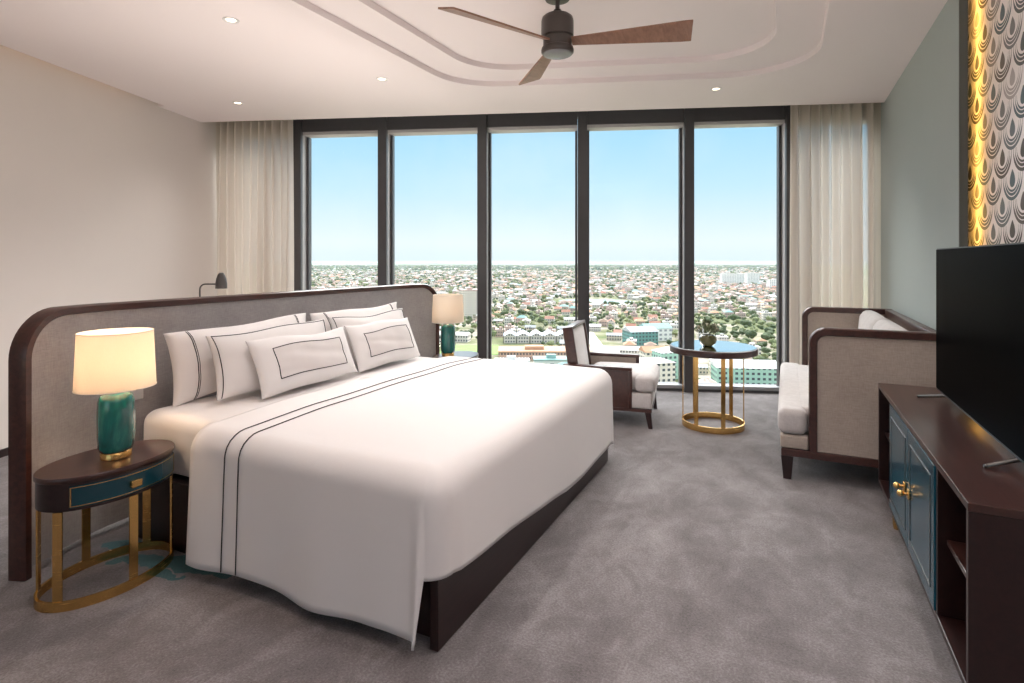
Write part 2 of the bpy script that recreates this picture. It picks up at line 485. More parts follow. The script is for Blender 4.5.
# unseen back wall; its wide opening is added to let in fill light
bm = B()
for lo, hi in (((-3.0, YB-.15, 0), (XN, YB, .35)), ((-3.0, YB-.15, 2.75), (XN, YB, 3.2)), ((-3.0, YB-.15, .35), (-2.75, YB, 2.75)), ((.65, YB-.15, .35), (XN, YB, 2.75)), ((-1.1, YB-.12, .35), (-1.0, YB-.03, 2.75))):
    box(bm, lo, hi)
struct('wall_back', bm, M['wall_warm'], 'unseen wall opposite the glass facade, with an opening added for fill light')

# ceiling with stepped tray
cut = -1.07
E0 = -.42                   # ceiling edge of the curtain recess
outer = [F(SL, E0), F(SL, cut), F(SL+.075, cut), F(SL+.075, -9.1), Vector((XN, YB-.1, 0)), Vector((XN, 6.44, 0))]
e1 = F(3.79, E0); outer[-1] = Vector((XN, e1.y + (XN-e1.x)*SF/CF, 0))
far = lambda x, off: 4.495-off + .335*(x+1.926)
def tray(off):
    l, r = -2.575+off, .225-off
    return round_poly([(l, 1.3+off), (r, 1.3+off), (r, far(r, off*1.06)), (l, far(l, off*1.06))], [.45, .45, .5-.25*off, .55-.25*off], 14)
T1, T1b, T2, T2b = tray(0), tray(.006), tray(.285), tray(.291)
bm = B()
def poly_with_hole(bm, outer, hole, z):
    allp = [Vector((p[0], p[1], z)) for p in outer] + [Vector((p[0], p[1], z)) for p in hole]
    tris = tessellate_polygon([allp[:len(outer)], allp[len(outer):]])
    vs = [bm.verts.new(p) for p in allp]
    for t in tris:
        try: bm.faces.new([vs[i] for i in t])
        except ValueError: pass
def loft(bm, A, za, Bp, zb):
    a = [bm.verts.new((p[0], p[1], za)) for p in A]; b = [bm.verts.new((p[0], p[1], zb)) for p in Bp]
    for k in range(len(a)): bm.faces.new((a[k], a[(k+1) % len(a)], b[(k+1) % len(a)], b[k]))
poly_with_hole(bm, [(p.x, p.y) for p in outer], T1, H)
loft(bm, T1, H, T1b, H+.042)
poly_with_hole(bm, T1b, T2, H+.042)
loft(bm, T2, H+.042, T2b, H+.084)
bm.faces.new([bm.verts.new((p[0], p[1], H+.084)) for p in T2b])
# edge towards the curtain recess and towards the cove slot
quad(bm, [(*outer[0].xy, H), (*outer[-1].xy, H), (*outer[-1].xy, 3.15), (*outer[0].xy, 3.15)])
quad(bm, [(*outer[1].xy, H), (*outer[2].xy, H), (*outer[2].xy, 3.15), (*outer[1].xy, 3.15)])
quad(bm, [(*outer[2].xy, H), (*outer[3].xy, H), (*outer[3].xy, 3.15), (*outer[2].xy, 3.15)])
bmesh.ops.remove_doubles(bm, verts=bm.verts, dist=.0004)
struct('ceiling', bm, M['ceiling'], 'pale plaster ceiling with a stepped tray and rounded corners')
bm = B()
prism(bm, [(p.x, p.y) for p in (F(SL-.2, .35), F(4.3, .35), Vector((1.4, YB-.2, 0)), Vector((-3.1, YB-.2, 0)))], 3.16, 3.3)
struct('roof_slab', bm, M['wall_edge'], 'slab above the ceiling')
o = bpy.data.lights.new('cove_glow', 'AREA'); o.shape = 'RECTANGLE'; o.size = .05; o.size_y = 6.5; o.energy = 2.2; o.color = (1, .62, .32)
lo = bpy.data.objects.new('cove_glow', o); COL.objects.link(lo); lo.location = F(SL+.04, -4.6, 3.13); lo.rotation_euler = (0, 0, FA)

# ------------------------------------------------------------------ glass facade
cent = [-3.45, -2.477, -1.468, -.331, .766, 1.89, 2.92, 3.85]
def fbox(bm, s0, s1, d0, d1, z0, z1):
    pts = [F(s0, d0), F(s1, d0), F(s1, d1), F(s0, d1)]
    prism(bm, [(p.x, p.y) for p in pts], z0, z1)
for i, c in enumerate(cent):
    bm = B()
    fbox(bm, c-.050, c+.050, -.012, .035, .0, 3.15)
    fbox(bm, c-.050, c+.050, .145, .20, .0, 3.15)
    w = struct('trim_%d' % (i+2), bm, M['frame'], 'vertical anthracite mullion of the glass wall')
    bm = B(); fbox(bm, c-.048, c+.048, .036, .144, .0, 3.15); mk('mullion_side', bm, M['frame_side'], w)
for i in range(len(cent)-1):
    s0, s1 = cent[i]+.053, cent[i+1]-.053
    bm = B()
    fbox(bm, s0, s1, .01, .20, 2.868, 3.15)
    fbox(bm, s0, s1, .03, .20, .001, .025)
    fbox(bm, s0, s0+.025, .13, .20, .026, 2.829); fbox(bm, s1-.025, s1, .13, .20, .026, 2.829)
    w = struct('window_%d' % (i+1), bm, M['frame'], 'tall fixed window of the glass wall')
    bm = B(); fbox(bm, s0+.02, s1-.02, .155, .175, .05, 2.84)
    mk('pane', bm, M['glass'], w)
    bm = B(); fbox(bm, s0, s1, .03, .20, 2.835, 2.867); mk('head_soffit', bm, M['frame_side'], w)
    bm = B(); fbox(bm, s0, s1, .05, .13, .0255, .06)
    mk('sill', bm, M['frame_light'], w)
bm = B()
fbox(bm, SL, 4.2, .205, .3, 3.0, 3.2); fbox(bm, SL, 4.2, .205, .3, -.4, .04)
struct('wall_front', bm, M['frame'], 'spandrel of the glass wall')

# ------------------------------------------------------------------ sheer curtains
def curtain(s0, s1, label, seed, folds):
    bm = B()
    rnd = random.Random(seed)
    n = folds*14
    ph = [rnd.uniform(-.5, .5) for _ in range(folds+2)]
    am = [rnd.uniform(.65, 1.25) for _ in range(folds+2)]
    zs = [0.012 + (3.11-.012)*k/18 for k in range(19)]
    rows = []
    for z in zs:
        row = []
        hz = 1 - z/3.1
        for i in range(n+1):
            t = i/n; k = t*folds; j = int(k); fr = k-j
            a = am[j]*(1-fr)+am[j+1]*fr
            s = s0 + (s1-s0)*t + .012*math.sin(k*2.1+seed)*hz
            d = -.185 + .072*a*math.sin(2*PI*k + ph[j]*(1-fr)+ph[j+1]*fr + .35*hz*math.sin(j*2.3+seed))*(.75+.35*hz) + .012*math.sin(5*k+z*1.3)
            row.append(bm.verts.new(F(s, d, z)))
        rows.append(row)
    for a, b in zip(rows, rows[1:]):
        for i in range(n): bm.faces.new((a[i], a[i+1], b[i+1], b[i]))
    o = mk('curtain', bm, M['sheer'], smooth=True)
    return tag(o, label, 'curtain')
curtain(SL+.03, -2.44, 'sheer cream curtain gathered in the corner beside the warm white wall', 3, 10)
curtain(2.84, 3.72, 'sheer beige curtain hanging beside the grey green wall behind the settee', 8, 9)

# ------------------------------------------------------------------ ceiling fan
fan = thing('ceiling_fan', 'ceiling fan with three walnut blades and dark bronze motor', 'fan', (-1.212, 3.134, 2.606))
bm = B(); lathe(bm, [(.01, .315), (.07, .322), (.078, .338), (.078, .375)], 32); mk('canopy', bm, M['bronze'], fan, True, 40)
bm = B(); lathe(bm, [(.013, .23), (.013, .33)], 16); lathe(bm, [(.028, .225), (.024, .26), (.0135, .27)], 20); mk('rod', bm, M['bronze'], fan, True, 40)
bm = B(); lathe(bm, [(.02, .232), (.075, .228), (.090, .215), (.095, .195), (.095, .105), (.090, .100)], 40); mk('motor_housing', bm, M['bronze'], fan, True, 40)
bm = B(); lathe(bm, [(.084, .102), (.084, .045), (.092, .040), (.096, .026), (.095, .012), (.088, .004)], 40); mk('lower_housing', bm, M['bronze'], fan, True, 40)
bm = B(); lathe(bm, [(.087, .010), (.083, .000), (.06, -.008), (.002, -.010)], 40); mk('light_lens', bm, M['lens'], fan, True, 40)
for ang in (-13, 101, 217):
    bm = B()
    a = math.radians(ang+25.7)
    Rz = Matrix.Rotation(a, 4, 'Z'); P = Matrix.Rotation(math.radians(-19), 4, 'X')
    secs = []
    for k in range(13):
        t = k/12; r = .085 + .672*t
        w = .032 + (.082-.032)*min(1, t*1.05)
        if t > .96: w *= .985
        th = .006
        ty = 0.0
        secs.append([Rz @ (Matrix.Translation((0, 0, .075)) @ P @ Vector((r, y, z))) for (y, z) in ((-w, -th), (w, -th), (w, th*.6), (-w, th*.6))])
    sweep(bm, secs); mk('blade', bm, M['fan_wood'], fan)

# ------------------------------------------------------------------ downlights
def downlight(x, y, label, z=H, vis=True, power=1.):
    t = thing('downlight', label, 'downlight', (x, y, z), group=None)
    bm = B(); lathe(bm, [(.030, -.001), (.046, -.006), (.050, -.001)], 28, cap=False); lathe(bm, [(.030, -.001), (.0295, .0)], 28, cap=False); mk('trim_ring', bm, M['white_metal'], t, True, 40)
    bm = B(); lathe(bm, [(.029, -.0015), (.002, -.0012)], 20); mk('lamp_face', bm, M['led_white'], t)
    return t
spots = [(-3.127, 2.448, 'recessed downlight in the ceiling above the near side of the headboard'), (-4.72, 3.77, 'recessed downlight in the ceiling nearest the curtain by the warm white wall'),
         (-3.02, 3.79, 'recessed downlight in the ceiling left of the tray, above the far end of the headboard'), (-.556, 5.28, 'recessed downlight in the ceiling between the tray and the window, above the round table')]
for x, y, l in spots: downlight(x, y, l)
def spot(x, y, e, ang=140, size=.06, col=(1, .94, .90), z=H-.03):
    d = bpy.data.lights.new('downlight_or_fill_beam', 'SPOT'); d.energy = e; d.spot_size = math.radians(ang); d.spot_blend = 1.; d.shadow_soft_size = size; d.color = col
    o = bpy.data.objects.new('downlight_or_fill_beam', d); COL.objects.link(o); o.location = (x, y, z)
SPOT_E = 28
for x, y, l in spots: spot(x, y, SPOT_E, 120)
for x, y in ((-1.8, 2.2), (-1.8, 3.5), (-.5, 2.0), (-.5, 3.6), (.35, 1.2), (.3, 3.0)): spot(x, y, SPOT_E*1.2, 105)  # extra spots added without fixtures, to brighten the bed and carpet
up = bpy.data.lights.new('added_ceiling_fill', 'AREA'); up.shape = 'DISK'; up.size = .5; up.energy = 38; up.color = (1, .94, .90)  # added upward fill beside the camera, brightens the ceiling
uo = bpy.data.objects.new('added_ceiling_fill', up); COL.objects.link(uo); uo.location = (.45, .9, 1.85); uo.rotation_euler = (PI, 0, 0)

# unseen strip light added behind the headboard's top edge to brighten the ceiling
d = bpy.data.lights.new('added_ceiling_wash', 'AREA'); d.shape = 'RECTANGLE'; d.size = .06; d.size_y = 2.9; d.energy = 26; d.color = (1, .93, .87)
o = bpy.data.objects.new('added_ceiling_wash', d); COL.objects.link(o); o.location = (-3.28, 2.96, 1.12); o.rotation_euler = (0, PI+.85, 0)
d = bpy.data.lights.new('added_wall_wash', 'AREA'); d.shape = 'RECTANGLE'; d.size = .10; d.size_y = 3.0; d.energy = 13; d.color = (1, .92, .86)  # second added strip, low behind the headboard, brightens the left wall
o = bpy.data.objects.new('added_wall_wash', d); COL.objects.link(o); o.location = (-3.45, 2.96, .25); o.rotation_euler = (0, PI-.75, 0)

# ------------------------------------------------------------------ headboard
hb = thing('headboard', 'wide grey upholstered headboard with dark wood rim and rounded upper corners', 'headboard', (-3.12, 2.96, 0))
HBX = -3.12
plan = [(-2.985, 1.312), (HBX, 1.68), (HBX, 4.19), (-3.005, 4.64)]
def plan_at(q):              # q = arc length along the plan, with softened bends
    segs = [(Vector(plan[i]), Vector(plan[i+1])) for i in range(3)]
    def raw(q):
        q0 = q
        for i, (a, b) in enumerate(segs):
            L = (b-a).length
            if q <= L or i == 2: return a+(b-a)*(q/L)
            q -= L
    R = .09
    acc = Vector((0, 0))
    for k in range(-4, 5): acc += raw(q+R*k/4)
    return acc/9
LQ = sum((Vector(plan[i+1])-Vector(plan[i])).length for i in range(3))
def plan_n(q):
    t = (plan_at(q+.01)-plan_at(q-.01)).normalized()
    return Vector((t.y, -t.x))        # towards +x (the bed)
HT, RC = 1.178, .22
def rim_path(inset):
    pts = []
    for k in range(10): pts.append((inset, .002+(HT-RC-.002)*k/10))
    r = RC-inset
    pts += [(RC-r*math.cos(PI/2*k/12), HT-RC+r*math.sin(PI/2*k/12)) for k in range(13)]
    m = 60
    pts += [(RC+(LQ-2*RC)*k/m, HT-inset) for k in range(1, m)]
    pts += [(LQ-RC+r*math.sin(PI/2*k/12), HT-RC+r*math.cos(PI/2*k/12)) for k in range(13)]
    for k in range(9, -1, -1): pts.append((LQ-inset, .002+(HT-RC-.002)*k/10))
    return pts
def hb3(q, z, off):
    p = plan_at(q); n = plan_n(q)
    return Vector((p.x+n.x*off+3.12, p.y+n.y*off-2.96, z))
bm = B()
Po, Pi = rim_path(0), rim_path(.038)
secs = []
for (o_, i_) in zip(Po, Pi):
    om = (o_[0]*.85+i_[0]*.15, o_[1]*.85+i_[1]*.15)
    im = (o_[0]*.15+i_[0]*.85, o_[1]*.15+i_[1]*.85)
    secs.append([hb3(*o_, -.075), hb3(*o_, -.006), hb3(*om, .004), hb3(*im, .004), hb3(*i_, -.004), hb3(*i_, -.075)])
sweep(bm, secs); mk('rim', bm, M['wood_trim'], hb, True, 35)
bm = B()
NZ = 14
def panel(off):
    cols = []
    m = 70
    for k in range(m+1):
        q = .037+(LQ-.074)*k/m
        e = min(q, LQ-q); r = RC-.037
        zt = HT-.037
        if e < RC: zt = HT-RC+math.sqrt(max(0, r*r-(RC-e)**2))
        cols.append([(q, .04+(zt-.04)*j/NZ) for j in range(NZ+1)])
    return cols
cf = panel(0)
vf = [[bm.verts.new(hb3(q, z, -.012)) for q, z in c] for c in cf]
vb = [[bm.verts.new(hb3(q, z, -.070)) for q, z in c] for c in cf]
for A in (vf, vb):
    for a, b in zip(A, A[1:]):
        for j in range(NZ): bm.faces.new((a[j], b[j], b[j+1], a[j+1]))
for k in range(len(vf)-1):
    bm.faces.new((vf[k][0], vf[k+1][0], vb[k+1][0], vb[k][0])); bm.faces.new((vf[k][-1], vf[k+1][-1], vb[k+1][-1], vb[k][-1]))
mk('upholstered_panel', bm, M['grey_fabric'], hb, True, 50)

# ------------------------------------------------------------------ bed
U0, U1, VF, VH = 1.712, 3.862, -1.116, -2.985
bed = thing('bed_base', 'dark mahogany platform base under the white bed', 'bed', (-2.05, 2.8, 0))
def L(bm_fn, name, mat, par, off, **k):
    bm = B(); bm_fn(bm); bmesh.ops.translate(bm, verts=bm.verts, vec=Vector(off)); return mk(name, bm, mat, par, **k)
off = (2.05, -2.8, 0)
L(lambda b: box(b, (VF-.035, U0, .004), (VF, U1, .33), .003), 'foot_rail', M['wood'], bed, off)
L(lambda b: box(b, (VH, U0+.055, .004), (VF-.037, U0+.09, .33), .003), 'side_rail', M['wood'], bed, off)
L(lambda b: box(b, (VH, U1-.04, .004), (VF-.037, U1-.004, .33), .003), 'side_rail', M['wood'], bed, off)
L(lambda b: box(b, (VH, U0+.092, .25), (VF-.037, U1-.042, .32)), 'slat_deck', M['wood'], bed, off)
bm = B(); box(bm, (VH+.01, U0+.075, .332), (VF-.06, U1-.045, .635), .07, 5)
tag(mk('mattress', bm, M['bedding'], smooth=True, auto=60), 'thick mattress in a white fitted sheet on the dark bed base', 'mattress')

# duvet: hangs at both sides and the foot
DH, DN, DF, DFV = -2.385, 1.662, 3.915, -1.078      # head edge, near drape, far drape, foot drape
ZT = .645
def top_z(x, y):
    e = min(y-DN, DF-y, DFV-x)
    return ZT + .02*min(1, max(0, e)/.5) + .004*smooth_noise(x*5, y*4, 1)
def drape(px, py, nx, ny, t, hem, flare):
    """t 0..1: from the top edge over the round shoulder (t<.35) down to the hem."""
    R = .10
    if t < .35:
        a = PI/2*t/.35
        o = -R+R*math.sin(a); z = ZT-R+R*math.cos(a)
    else:
        k = (t-.35)/.65
        o = flare*k; z = (ZT-R)+(hem-(ZT-R))*k
    return Vector((px+nx*o, py+ny*o, z))
RCN = .102
per = []
n1 = 46
for k in range(n1+1):
    x = DH+(DFV-RCN-DH)*k/n1; per.append((x, DN, 0, -1, 'n', k/n1))
for k in (.8, 1.5, 1.62, 2, 3, 4, 5, 6, 7, 8):
    a = PI/2*k/8; per.append((DFV-RCN+RCN*math.sin(a), DN+RCN-RCN*math.cos(a), math.sin(a), -math.cos(a), 'c', k/8))
n2 = 60
for k in range(1, n2+1):
    y = DN+RCN+(DF-DN-2*RCN)*k/n2; per.append((DFV, y, 1, 0, 'f', k/n2))
for k in range(1, 9):
    a = PI/2*k/8; per.append((DFV-RCN+RCN*math.cos(a), DF-RCN+RCN*math.sin(a), math.cos(a), math.sin(a), 'd', k/8))
for k in range(1, n1+1):
    x = DFV-RCN+(DH-(DFV-RCN))*k/n1; per.append((x, DF, 0, 1, 'r', k/n1))
def hem_of(kind, t, x, y):
    if kind == 'n': return .060 + .020*math.exp(-((t-.36)/.14)**2) + .008*math.sin(t*9) - .012*max(0, t-.9)*10
    if kind == 'c': return .048 if t < .20 else .27
    if kind == 'f': return .268 - .125*min(1, max(0, t-.02)/.55) + .005*math.sin(t*7)
    if kind == 'd': return .13
    return .10
def flare_of(kind, t, j):
    if kind == 'n': return .018 + .010*math.sin(t*11+.5) + .006*math.sin(t*23)
    if kind == 'c': return .030 if t < .20 else -.004
    if kind == 'f': return .002 + .006*math.sin(t*9+1) + .003*math.sin(t*21)
    return .012
bm = B()
TT = [0, .06, .12, .18, .24, .30, .35, .42, .50, .58, .66, .74, .82, .90, .96, 1.0]
rings = []
c0 = Vector((DH, (DN+DF)/2))
for f in (0.06, .2, .35, .5, .65, .78, .88, .95):
    ring = []
    for (x, y, nx, ny, kd, t) in per:
        p = drape(x, y, nx, ny, 0, 0, 0)
        q = c0.lerp(p.xy, f)
        ring.append(bm.verts.new((q.x, q.y, top_z(q.x, q.y))))
    rings.append(ring)
for t in TT:
    ring = []
    for (x, y, nx, ny, kd, s) in per:
        p = drape(x, y, nx, ny, t, hem_of(kd, s, x, y), flare_of(kd, s, 0))
        if t == 0: p.z = top_z(p.x, p.y)
        if kd == 'c' and s < .20 and t > .35: p.x -= (.020)*((t-.35)/.65)*s/.19; p.y -= .012*(t-.35)
        if 0 < t < .35: p.z += (top_z(x-nx*.1, y-ny*.1)-ZT)*(1-t/.35)
        ring.append(bm.verts.new(p))
    rings.append(ring)
cen = bm.verts.new((c0.x, c0.y, top_z(c0.x, c0.y)))
for a, b in zip(rings, rings[1:]):
    for k in range(len(per)-1): bm.faces.new((a[k], a[k+1], b[k+1], b[k]))
for k in range(len(per)-1): bm.faces.new((cen, rings[0][k], rings[0][k+1]))
duvet = mk('duvet', bm, M['duvet'], smooth=True)
tag(duvet, 'smooth white duvet with two black piped lines, draped over the bed to near the floor', 'duvet')
sm = duvet.modifiers.new('thickness', 'SOLIDIFY'); sm.thickness = .007; sm.offset = -1
def line_at(x, lift=.003):
    pts = []
    tn = (x-DH)/(DFV-RCN-DH)
    for t in reversed(TT):
        p = drape(x, DN, 0, -1, t, hem_of('n', tn, 0, 0)+.004, flare_of('n', tn, 0))
        if t < .35: p.z += (top_z(x, DN+.1)-ZT)*(1-t/.35)
        pts.append(p+Vector((0, -lift if t > .15 else 0, lift if t < .3 else 0)))
    ya, yb = DN+.1, DF-.1
    for k in range(1, 24):
        y = ya+(yb-ya)*k/24; pts.append(Vector((x, y, top_z(x, y)+lift)))
    tr = 1-tn
    for t in TT:
        p = drape(x, DF, 0, 1, t, hem_of('r', tr, 0, 0), flare_of('r', tr, 0))
        if t < .35: p.z += (top_z(x, DF-.1)-ZT)*(1-t/.35)
        pts.append(p+Vector((0, lift if t > .15 else 0, lift if t < .3 else 0)))
    return pts
for x in (-2.075, -2.160):
    bm = B(); tube(bm, line_at(x), .0023, 6); tag(mk('piping', bm, M['piping'], duvet, True), 'thin black piped line')

# ------------------------------------------------------------------ pillows
def pillow(y0, y1, xb, zb, hgt, th, lean, label, lines, seed=0, yaw=0., roll=0.):
    """standing pillow: width along y, bottom front at x=xb, leaning back by lean."""
    t = thing('pillow', label, 'pillow', (xb, (y0+y1)/2, zb), group=None)
    w = (y1-y0)/2; h = hgt/2
    Rl = Matrix.Rotation(yaw, 4, 'Z') @ Matrix.Rotation(-lean, 4, 'Y') @ Matrix.Rotation(roll, 4, 'X')
    def S(a, b, side):
        # a,b in -1..1 ; pinched between corners, plump middle
        pin = .05
        yy = w*a*(1-pin*(1-b*b)); zz = h*b*(1-pin*1.4*(1-a*a))
        pl = max(0., (1-abs(a)**2.6)*(1-abs(b)**2.6))
        d = th/2*(pl**.55)
        d += (.007*smooth_noise(a*4+seed, b*4, seed) + .004*smooth_noise(a*9, b*7+seed, seed+2))*pl
        edge = .004
        zz += .012*smooth_noise(a*3+seed*2, b*2+seed, seed)
        return Rl @ Vector((side*(d+edge), yy, zz+h))
    N = 26
    bm = B()
    g = {}
    for side in (1, -1):
        for i in range(N+1):
            for j in range(N+1):
                a = -math.cos(PI*i/N) if True else 0; b = -math.cos(PI*j/N)
                a = .5*a+.5*(-1+2*i/N); b = .5*b+.5*(-1+2*j/N)
                g[side, i, j] = bm.verts.new(S(a, b, side))
        for i in range(N):
            for j in range(N): bm.faces.new((g[side, i, j], g[side, i+1, j], g[side, i+1, j+1], g[side, i, j+1]))
    for i in range(N):
        for (a, b) in (((i, 0), (i+1, 0)), ((i, N), (i+1, N)), ((0, i), (0, i+1)), ((N, i), (N, i+1))):
            bm.faces.new((g[1, a[0], a[1]], g[1, b[0], b[1]], g[-1, b[0], b[1]], g[-1, a[0], a[1]]))
    mk('cover', bm, M['bedding'], t, True, 80)
    def run(pts, r=.0023, closed=False):
        bm = B(); P = [S(a, b, 1)+Rl.to_3x3() @ Vector((.0015, 0, 0)) for a, b in pts]
        tube(bm, P, r, 6); tag(mk('piping', bm, M['piping'], t, True), 'thin black piping')
    if lines == 'panel':
        A, Bb = .72, .56
        c = [(-A, -Bb), (A, -Bb), (A, Bb), (-A, Bb), (-A, -Bb)]
        pts = []
        for p, q in zip(c, c[1:]):
            for k in range(14): pts.append((p[0]+(q[0]-p[0])*k/14, p[1]+(q[1]-p[1])*k/14))
        pts.append(c[-1]); run(pts, .0027)
        bm = B(); n = 16
        vs = [[bm.verts.new(S(A*(-1+2*i/n), Bb*(-1+2*j/n), 1)+Rl.to_3x3() @ Vector((.0012, 0, 0))) for j in range(n+1)] for i in range(n+1)]
        for i in range(n):
            for j in range(n): bm.faces.new((vs[i][j], vs[i+1][j], vs[i+1][j+1], vs[i][j+1]))
        tag(mk('front_panel', bm, M['taupe_linen'], t, True, normals=False), 'greyish framed panel')
    if lines == 'flange':
        for a in (-.78, .78): run([(a, -.98+1.96*k/24) for k in range(25)])
        for a in (-.78, .78): run([(a*.975, -.98+1.96*k/24) for k in range(25)], .0016)
    if lines == 'edge':
        for a in (-.955, .955): run([(a, -.97+1.94*k/24) for k in range(25)])
        run([(-.955+1.91*k/24, .955) for k in range(25)])
    return t
ZM = .658
pillow(1.91, 2.89, -2.885, ZM, .375, .17, .14, 'back pillow with a black piped line, leaning on the headboard beside the lit lamp', 'flange', seed=1, roll=.035)
pillow(2.92, 3.88, -2.885, ZM, .385, .17, .14, 'back pillow leaning on the headboard on the window side of the bed', 'flange', seed=2, roll=.01)
pillow(2.02, 2.88, -2.685, ZM, .36, .145, .24, 'middle pillow of the three stacked on the side of the lit lamp', 'edge', seed=3, roll=.012)
pillow(2.92, 3.73, -2.685, ZM, .365, .145, .24, 'middle pillow of the three stacked on the window side', 'edge', seed=4)
pillow(2.175, 2.935, -2.535, ZM-.002, .325, .13, .40, 'small front pillow with a black-framed panel, nearer the lit lamp', 'panel', seed=5)
pillow(2.97, 3.67, -2.555, ZM-.002, .325, .13, .40, 'small front pillow with a black-framed panel, nearer the window', 'panel', seed=6)

# ------------------------------------------------------------------ oval bedside tables and round table
def ell_ring(bm, ax, ay, w, z0, z1, n=64):
    secs = []
    for k in range(n):
        a = 2*PI*k/n; c, s = math.cos(a), math.sin(a)
        secs.append([Vector((ax*c, ay*s, z0)), Vector((ax*c, ay*s, z1)), Vector(((ax-w)*c, (ay-w)*s, z1)), Vector(((ax-w)*c, (ay-w)*s, z0))])
    return sweep(bm, secs, closed=True)
def flat_bar(bm, ax, ay, ang, z0, z1, w=.034, th=.007):
    c, s = math.cos(ang), math.sin(ang)
    p = Vector((ax*c, ay*s, 0)); t = Vector((-ax*s, ay*c, 0)).normalized(); n = Vector((t.y, -t.x, 0))
    pts = [p+t*w/2, p-t*w/2, p-t*w/2-n*th, p+t*w/2-n*th]
    return prism(bm, [(q.x, q.y) for q in pts], z0, z1)
BARS = (0, 62, 118, 180, 242, 298)

def nightstand(loc, label):
    t = thing('nightstand', label, 'bedside table', loc, group='oval bedside tables')
    ax, ay, Z = .182, .268, .53
    bm = B(); lathe(bm, [(1, Z-.022), (1.012, Z-.018), (1.012, Z-.004), (1, Z)], 72, ax, ay); mk('table_top', bm, M['wood_gloss'], t, True, 40)
    bm = B(); lathe(bm, [(.985, Z-.135), (1, Z-.132), (1, Z-.0225)], 72, ax*.985, ay*.985); mk('apron', bm, M['wood'], t, True, 40)
    def band(th0, th1, z0, z1, k0, k1, n=28):
        bm = B(); secs = []
        for i in range(n+1):
            a = th0+(th1-th0)*i/n; c, s = math.cos(a), math.sin(a)
            secs.append([Vector((ax*k*c, ay*k*s, z)) for k, z in ((k0, z0), (k1, z0), (k1, z1), (k0, z1))])
        return sweep(bm, secs)
    a0, a1 = math.radians(-52), math.radians(62)
    dr = mk('drawer', band(a0, a1, Z-.122, Z-.034, .98, 1.002), M['teal'], t, True, 40)
    e = .012
    bm = B()
    for args in ((a0+e, a1-e, Z-.042, Z-.039), (a0+e, a1-e, Z-.117, Z-.114)):
        b2 = band(*args, 1.001, 1.008)
        me = bpy.data.meshes.new('tmp'); b2.to_mesh(me); b2.free(); bm.from_mesh(me); bpy.data.meshes.remove(me)
    for (p, q) in ((a0+e, a0+e+.02), (a1-e-.02, a1-e)):
        b2 = band(p, q, Z-.117, Z-.039, 1.001, 1.008, 3)
        me = bpy.data.meshes.new('tmp'); b2.to_mesh(me); b2.free(); bm.from_mesh(me); bpy.data.meshes.remove(me)
    mk('inlay', bm, M['brass'], dr)
    bm = B(); box(bm, (ax*1.004, -.022, Z-.094), (ax*1.004+.02, .022, Z-.066), .003); mk('knob', bm, M['brass'], dr)
    for d in (0, 58, 122, 180, 238, 296):
        bm = B(); flat_bar(bm, ax*.985, ay*.985, math.radians(d), .0405, Z-.1355); mk('leg', bm, M['brass'], t)
    bm = B(); ell_ring(bm, ax*1.0, ay*1.0, .010, .001, .040); mk('base_ring', bm, M['brass'], t)
    return t
nightstand((-2.688, 1.493, 0), 'oval dark wood bedside table with teal drawer beside the near wing of the headboard')
nightstand((-2.72, 4.47, 0), 'oval bedside table mostly hidden beyond the bed, by the window')

t = thing('round_table', 'round dark-rimmed table on brass bars by the window, carrying a flower bowl', 'table', (-.560, 5.079, 0), math.radians(25.7))
bm = B(); lathe(bm, [(.340, .620), (.352, .624), (.3535, .663), (.348, .672), (.340, .6735)], 80); mk('table_top', bm, M['wood_gloss'], t, True, 40)
bm = B(); lathe(bm, [(.336, .6742), (.336, .6770)], 80); mk('glass_top', bm, M['mirror_glass'], t)
for d in (-19.4, 32.5, 109, 160.6, 218.6, 269.6):
    bm = B(); flat_bar(bm, .246, .246, math.radians(d), .0505, .6195, .034, .008); mk('leg', bm, M['brass'], t)
bm = B(); ell_ring(bm, .251, .251, .011, .001, .050, 80); mk('base_ring', bm, M['brass'], t)

fb = fb_ = thing('flower_bowl', 'small olive glass bowl of pale flowers on the round table', 'flower bowl', (-.595, 5.03, .678))
bm = B(); lathe(bm, [(.030, .0), (.040, .003), (.058, .022), (.066, .045), (.060, .066), (.046, .078), (.042, .078), (.055, .064), (.06, .045), (.05, .02), (.02, .008)], 36); mk('bowl', bm, M['bowl'], fb, True, 50)
rnd = random.Random(5)
bm = B()
for k in range(130):
    a = rnd.uniform(0, 2*PI); el = rnd.uniform(.1, 1.45); r = rnd.uniform(.05, .095)
    c = Vector((r*math.cos(a)*math.cos(el)*1.05, r*math.sin(a)*math.cos(el)*1.05, .085+r*math.sin(el)*.95))
    nrm = (c-Vector((0, 0, .06))).normalized(); tt = nrm.cross(Vector((0, 0, 1))).normalized(); s = rnd.uniform(.012, .022)
    tip = c+nrm*s*.8+Vector((0, 0, .01)); m1 = c+tt*s*.5; m2 = c-tt*s*.5
    bs = c-nrm*s*.9
    vs = [bm.verts.new(p) for p in (bs, m1, tip, m2)]
    bm.faces.new(vs)
tag(mk('foliage', bm, M['leafgrey'], fb), 'grey green leaves', kind='stuff')
for k in range(16):
    a = rnd.uniform(0, 2*PI); el = rnd.uniform(.25, 1.5); r = rnd.uniform(.075, .095)
    c = (r*math.cos(a)*math.cos(el), r*math.sin(a)*math.cos(el), .085+r*math.sin(el)*.8)
    bm = B(); bmesh.ops.create_icosphere(bm, subdivisions=2, radius=.013, matrix=Matrix.Translation(c))
    for v in bm.verts:
        d = v.co-Vector(c); v.co = Vector(c)+d*(1+.3*math.sin(d.x*400+d.y*300))
    mk('blossom', bm, M['petal'], fb, True)

fb.scale = (1.12, 1.12, 1.2)
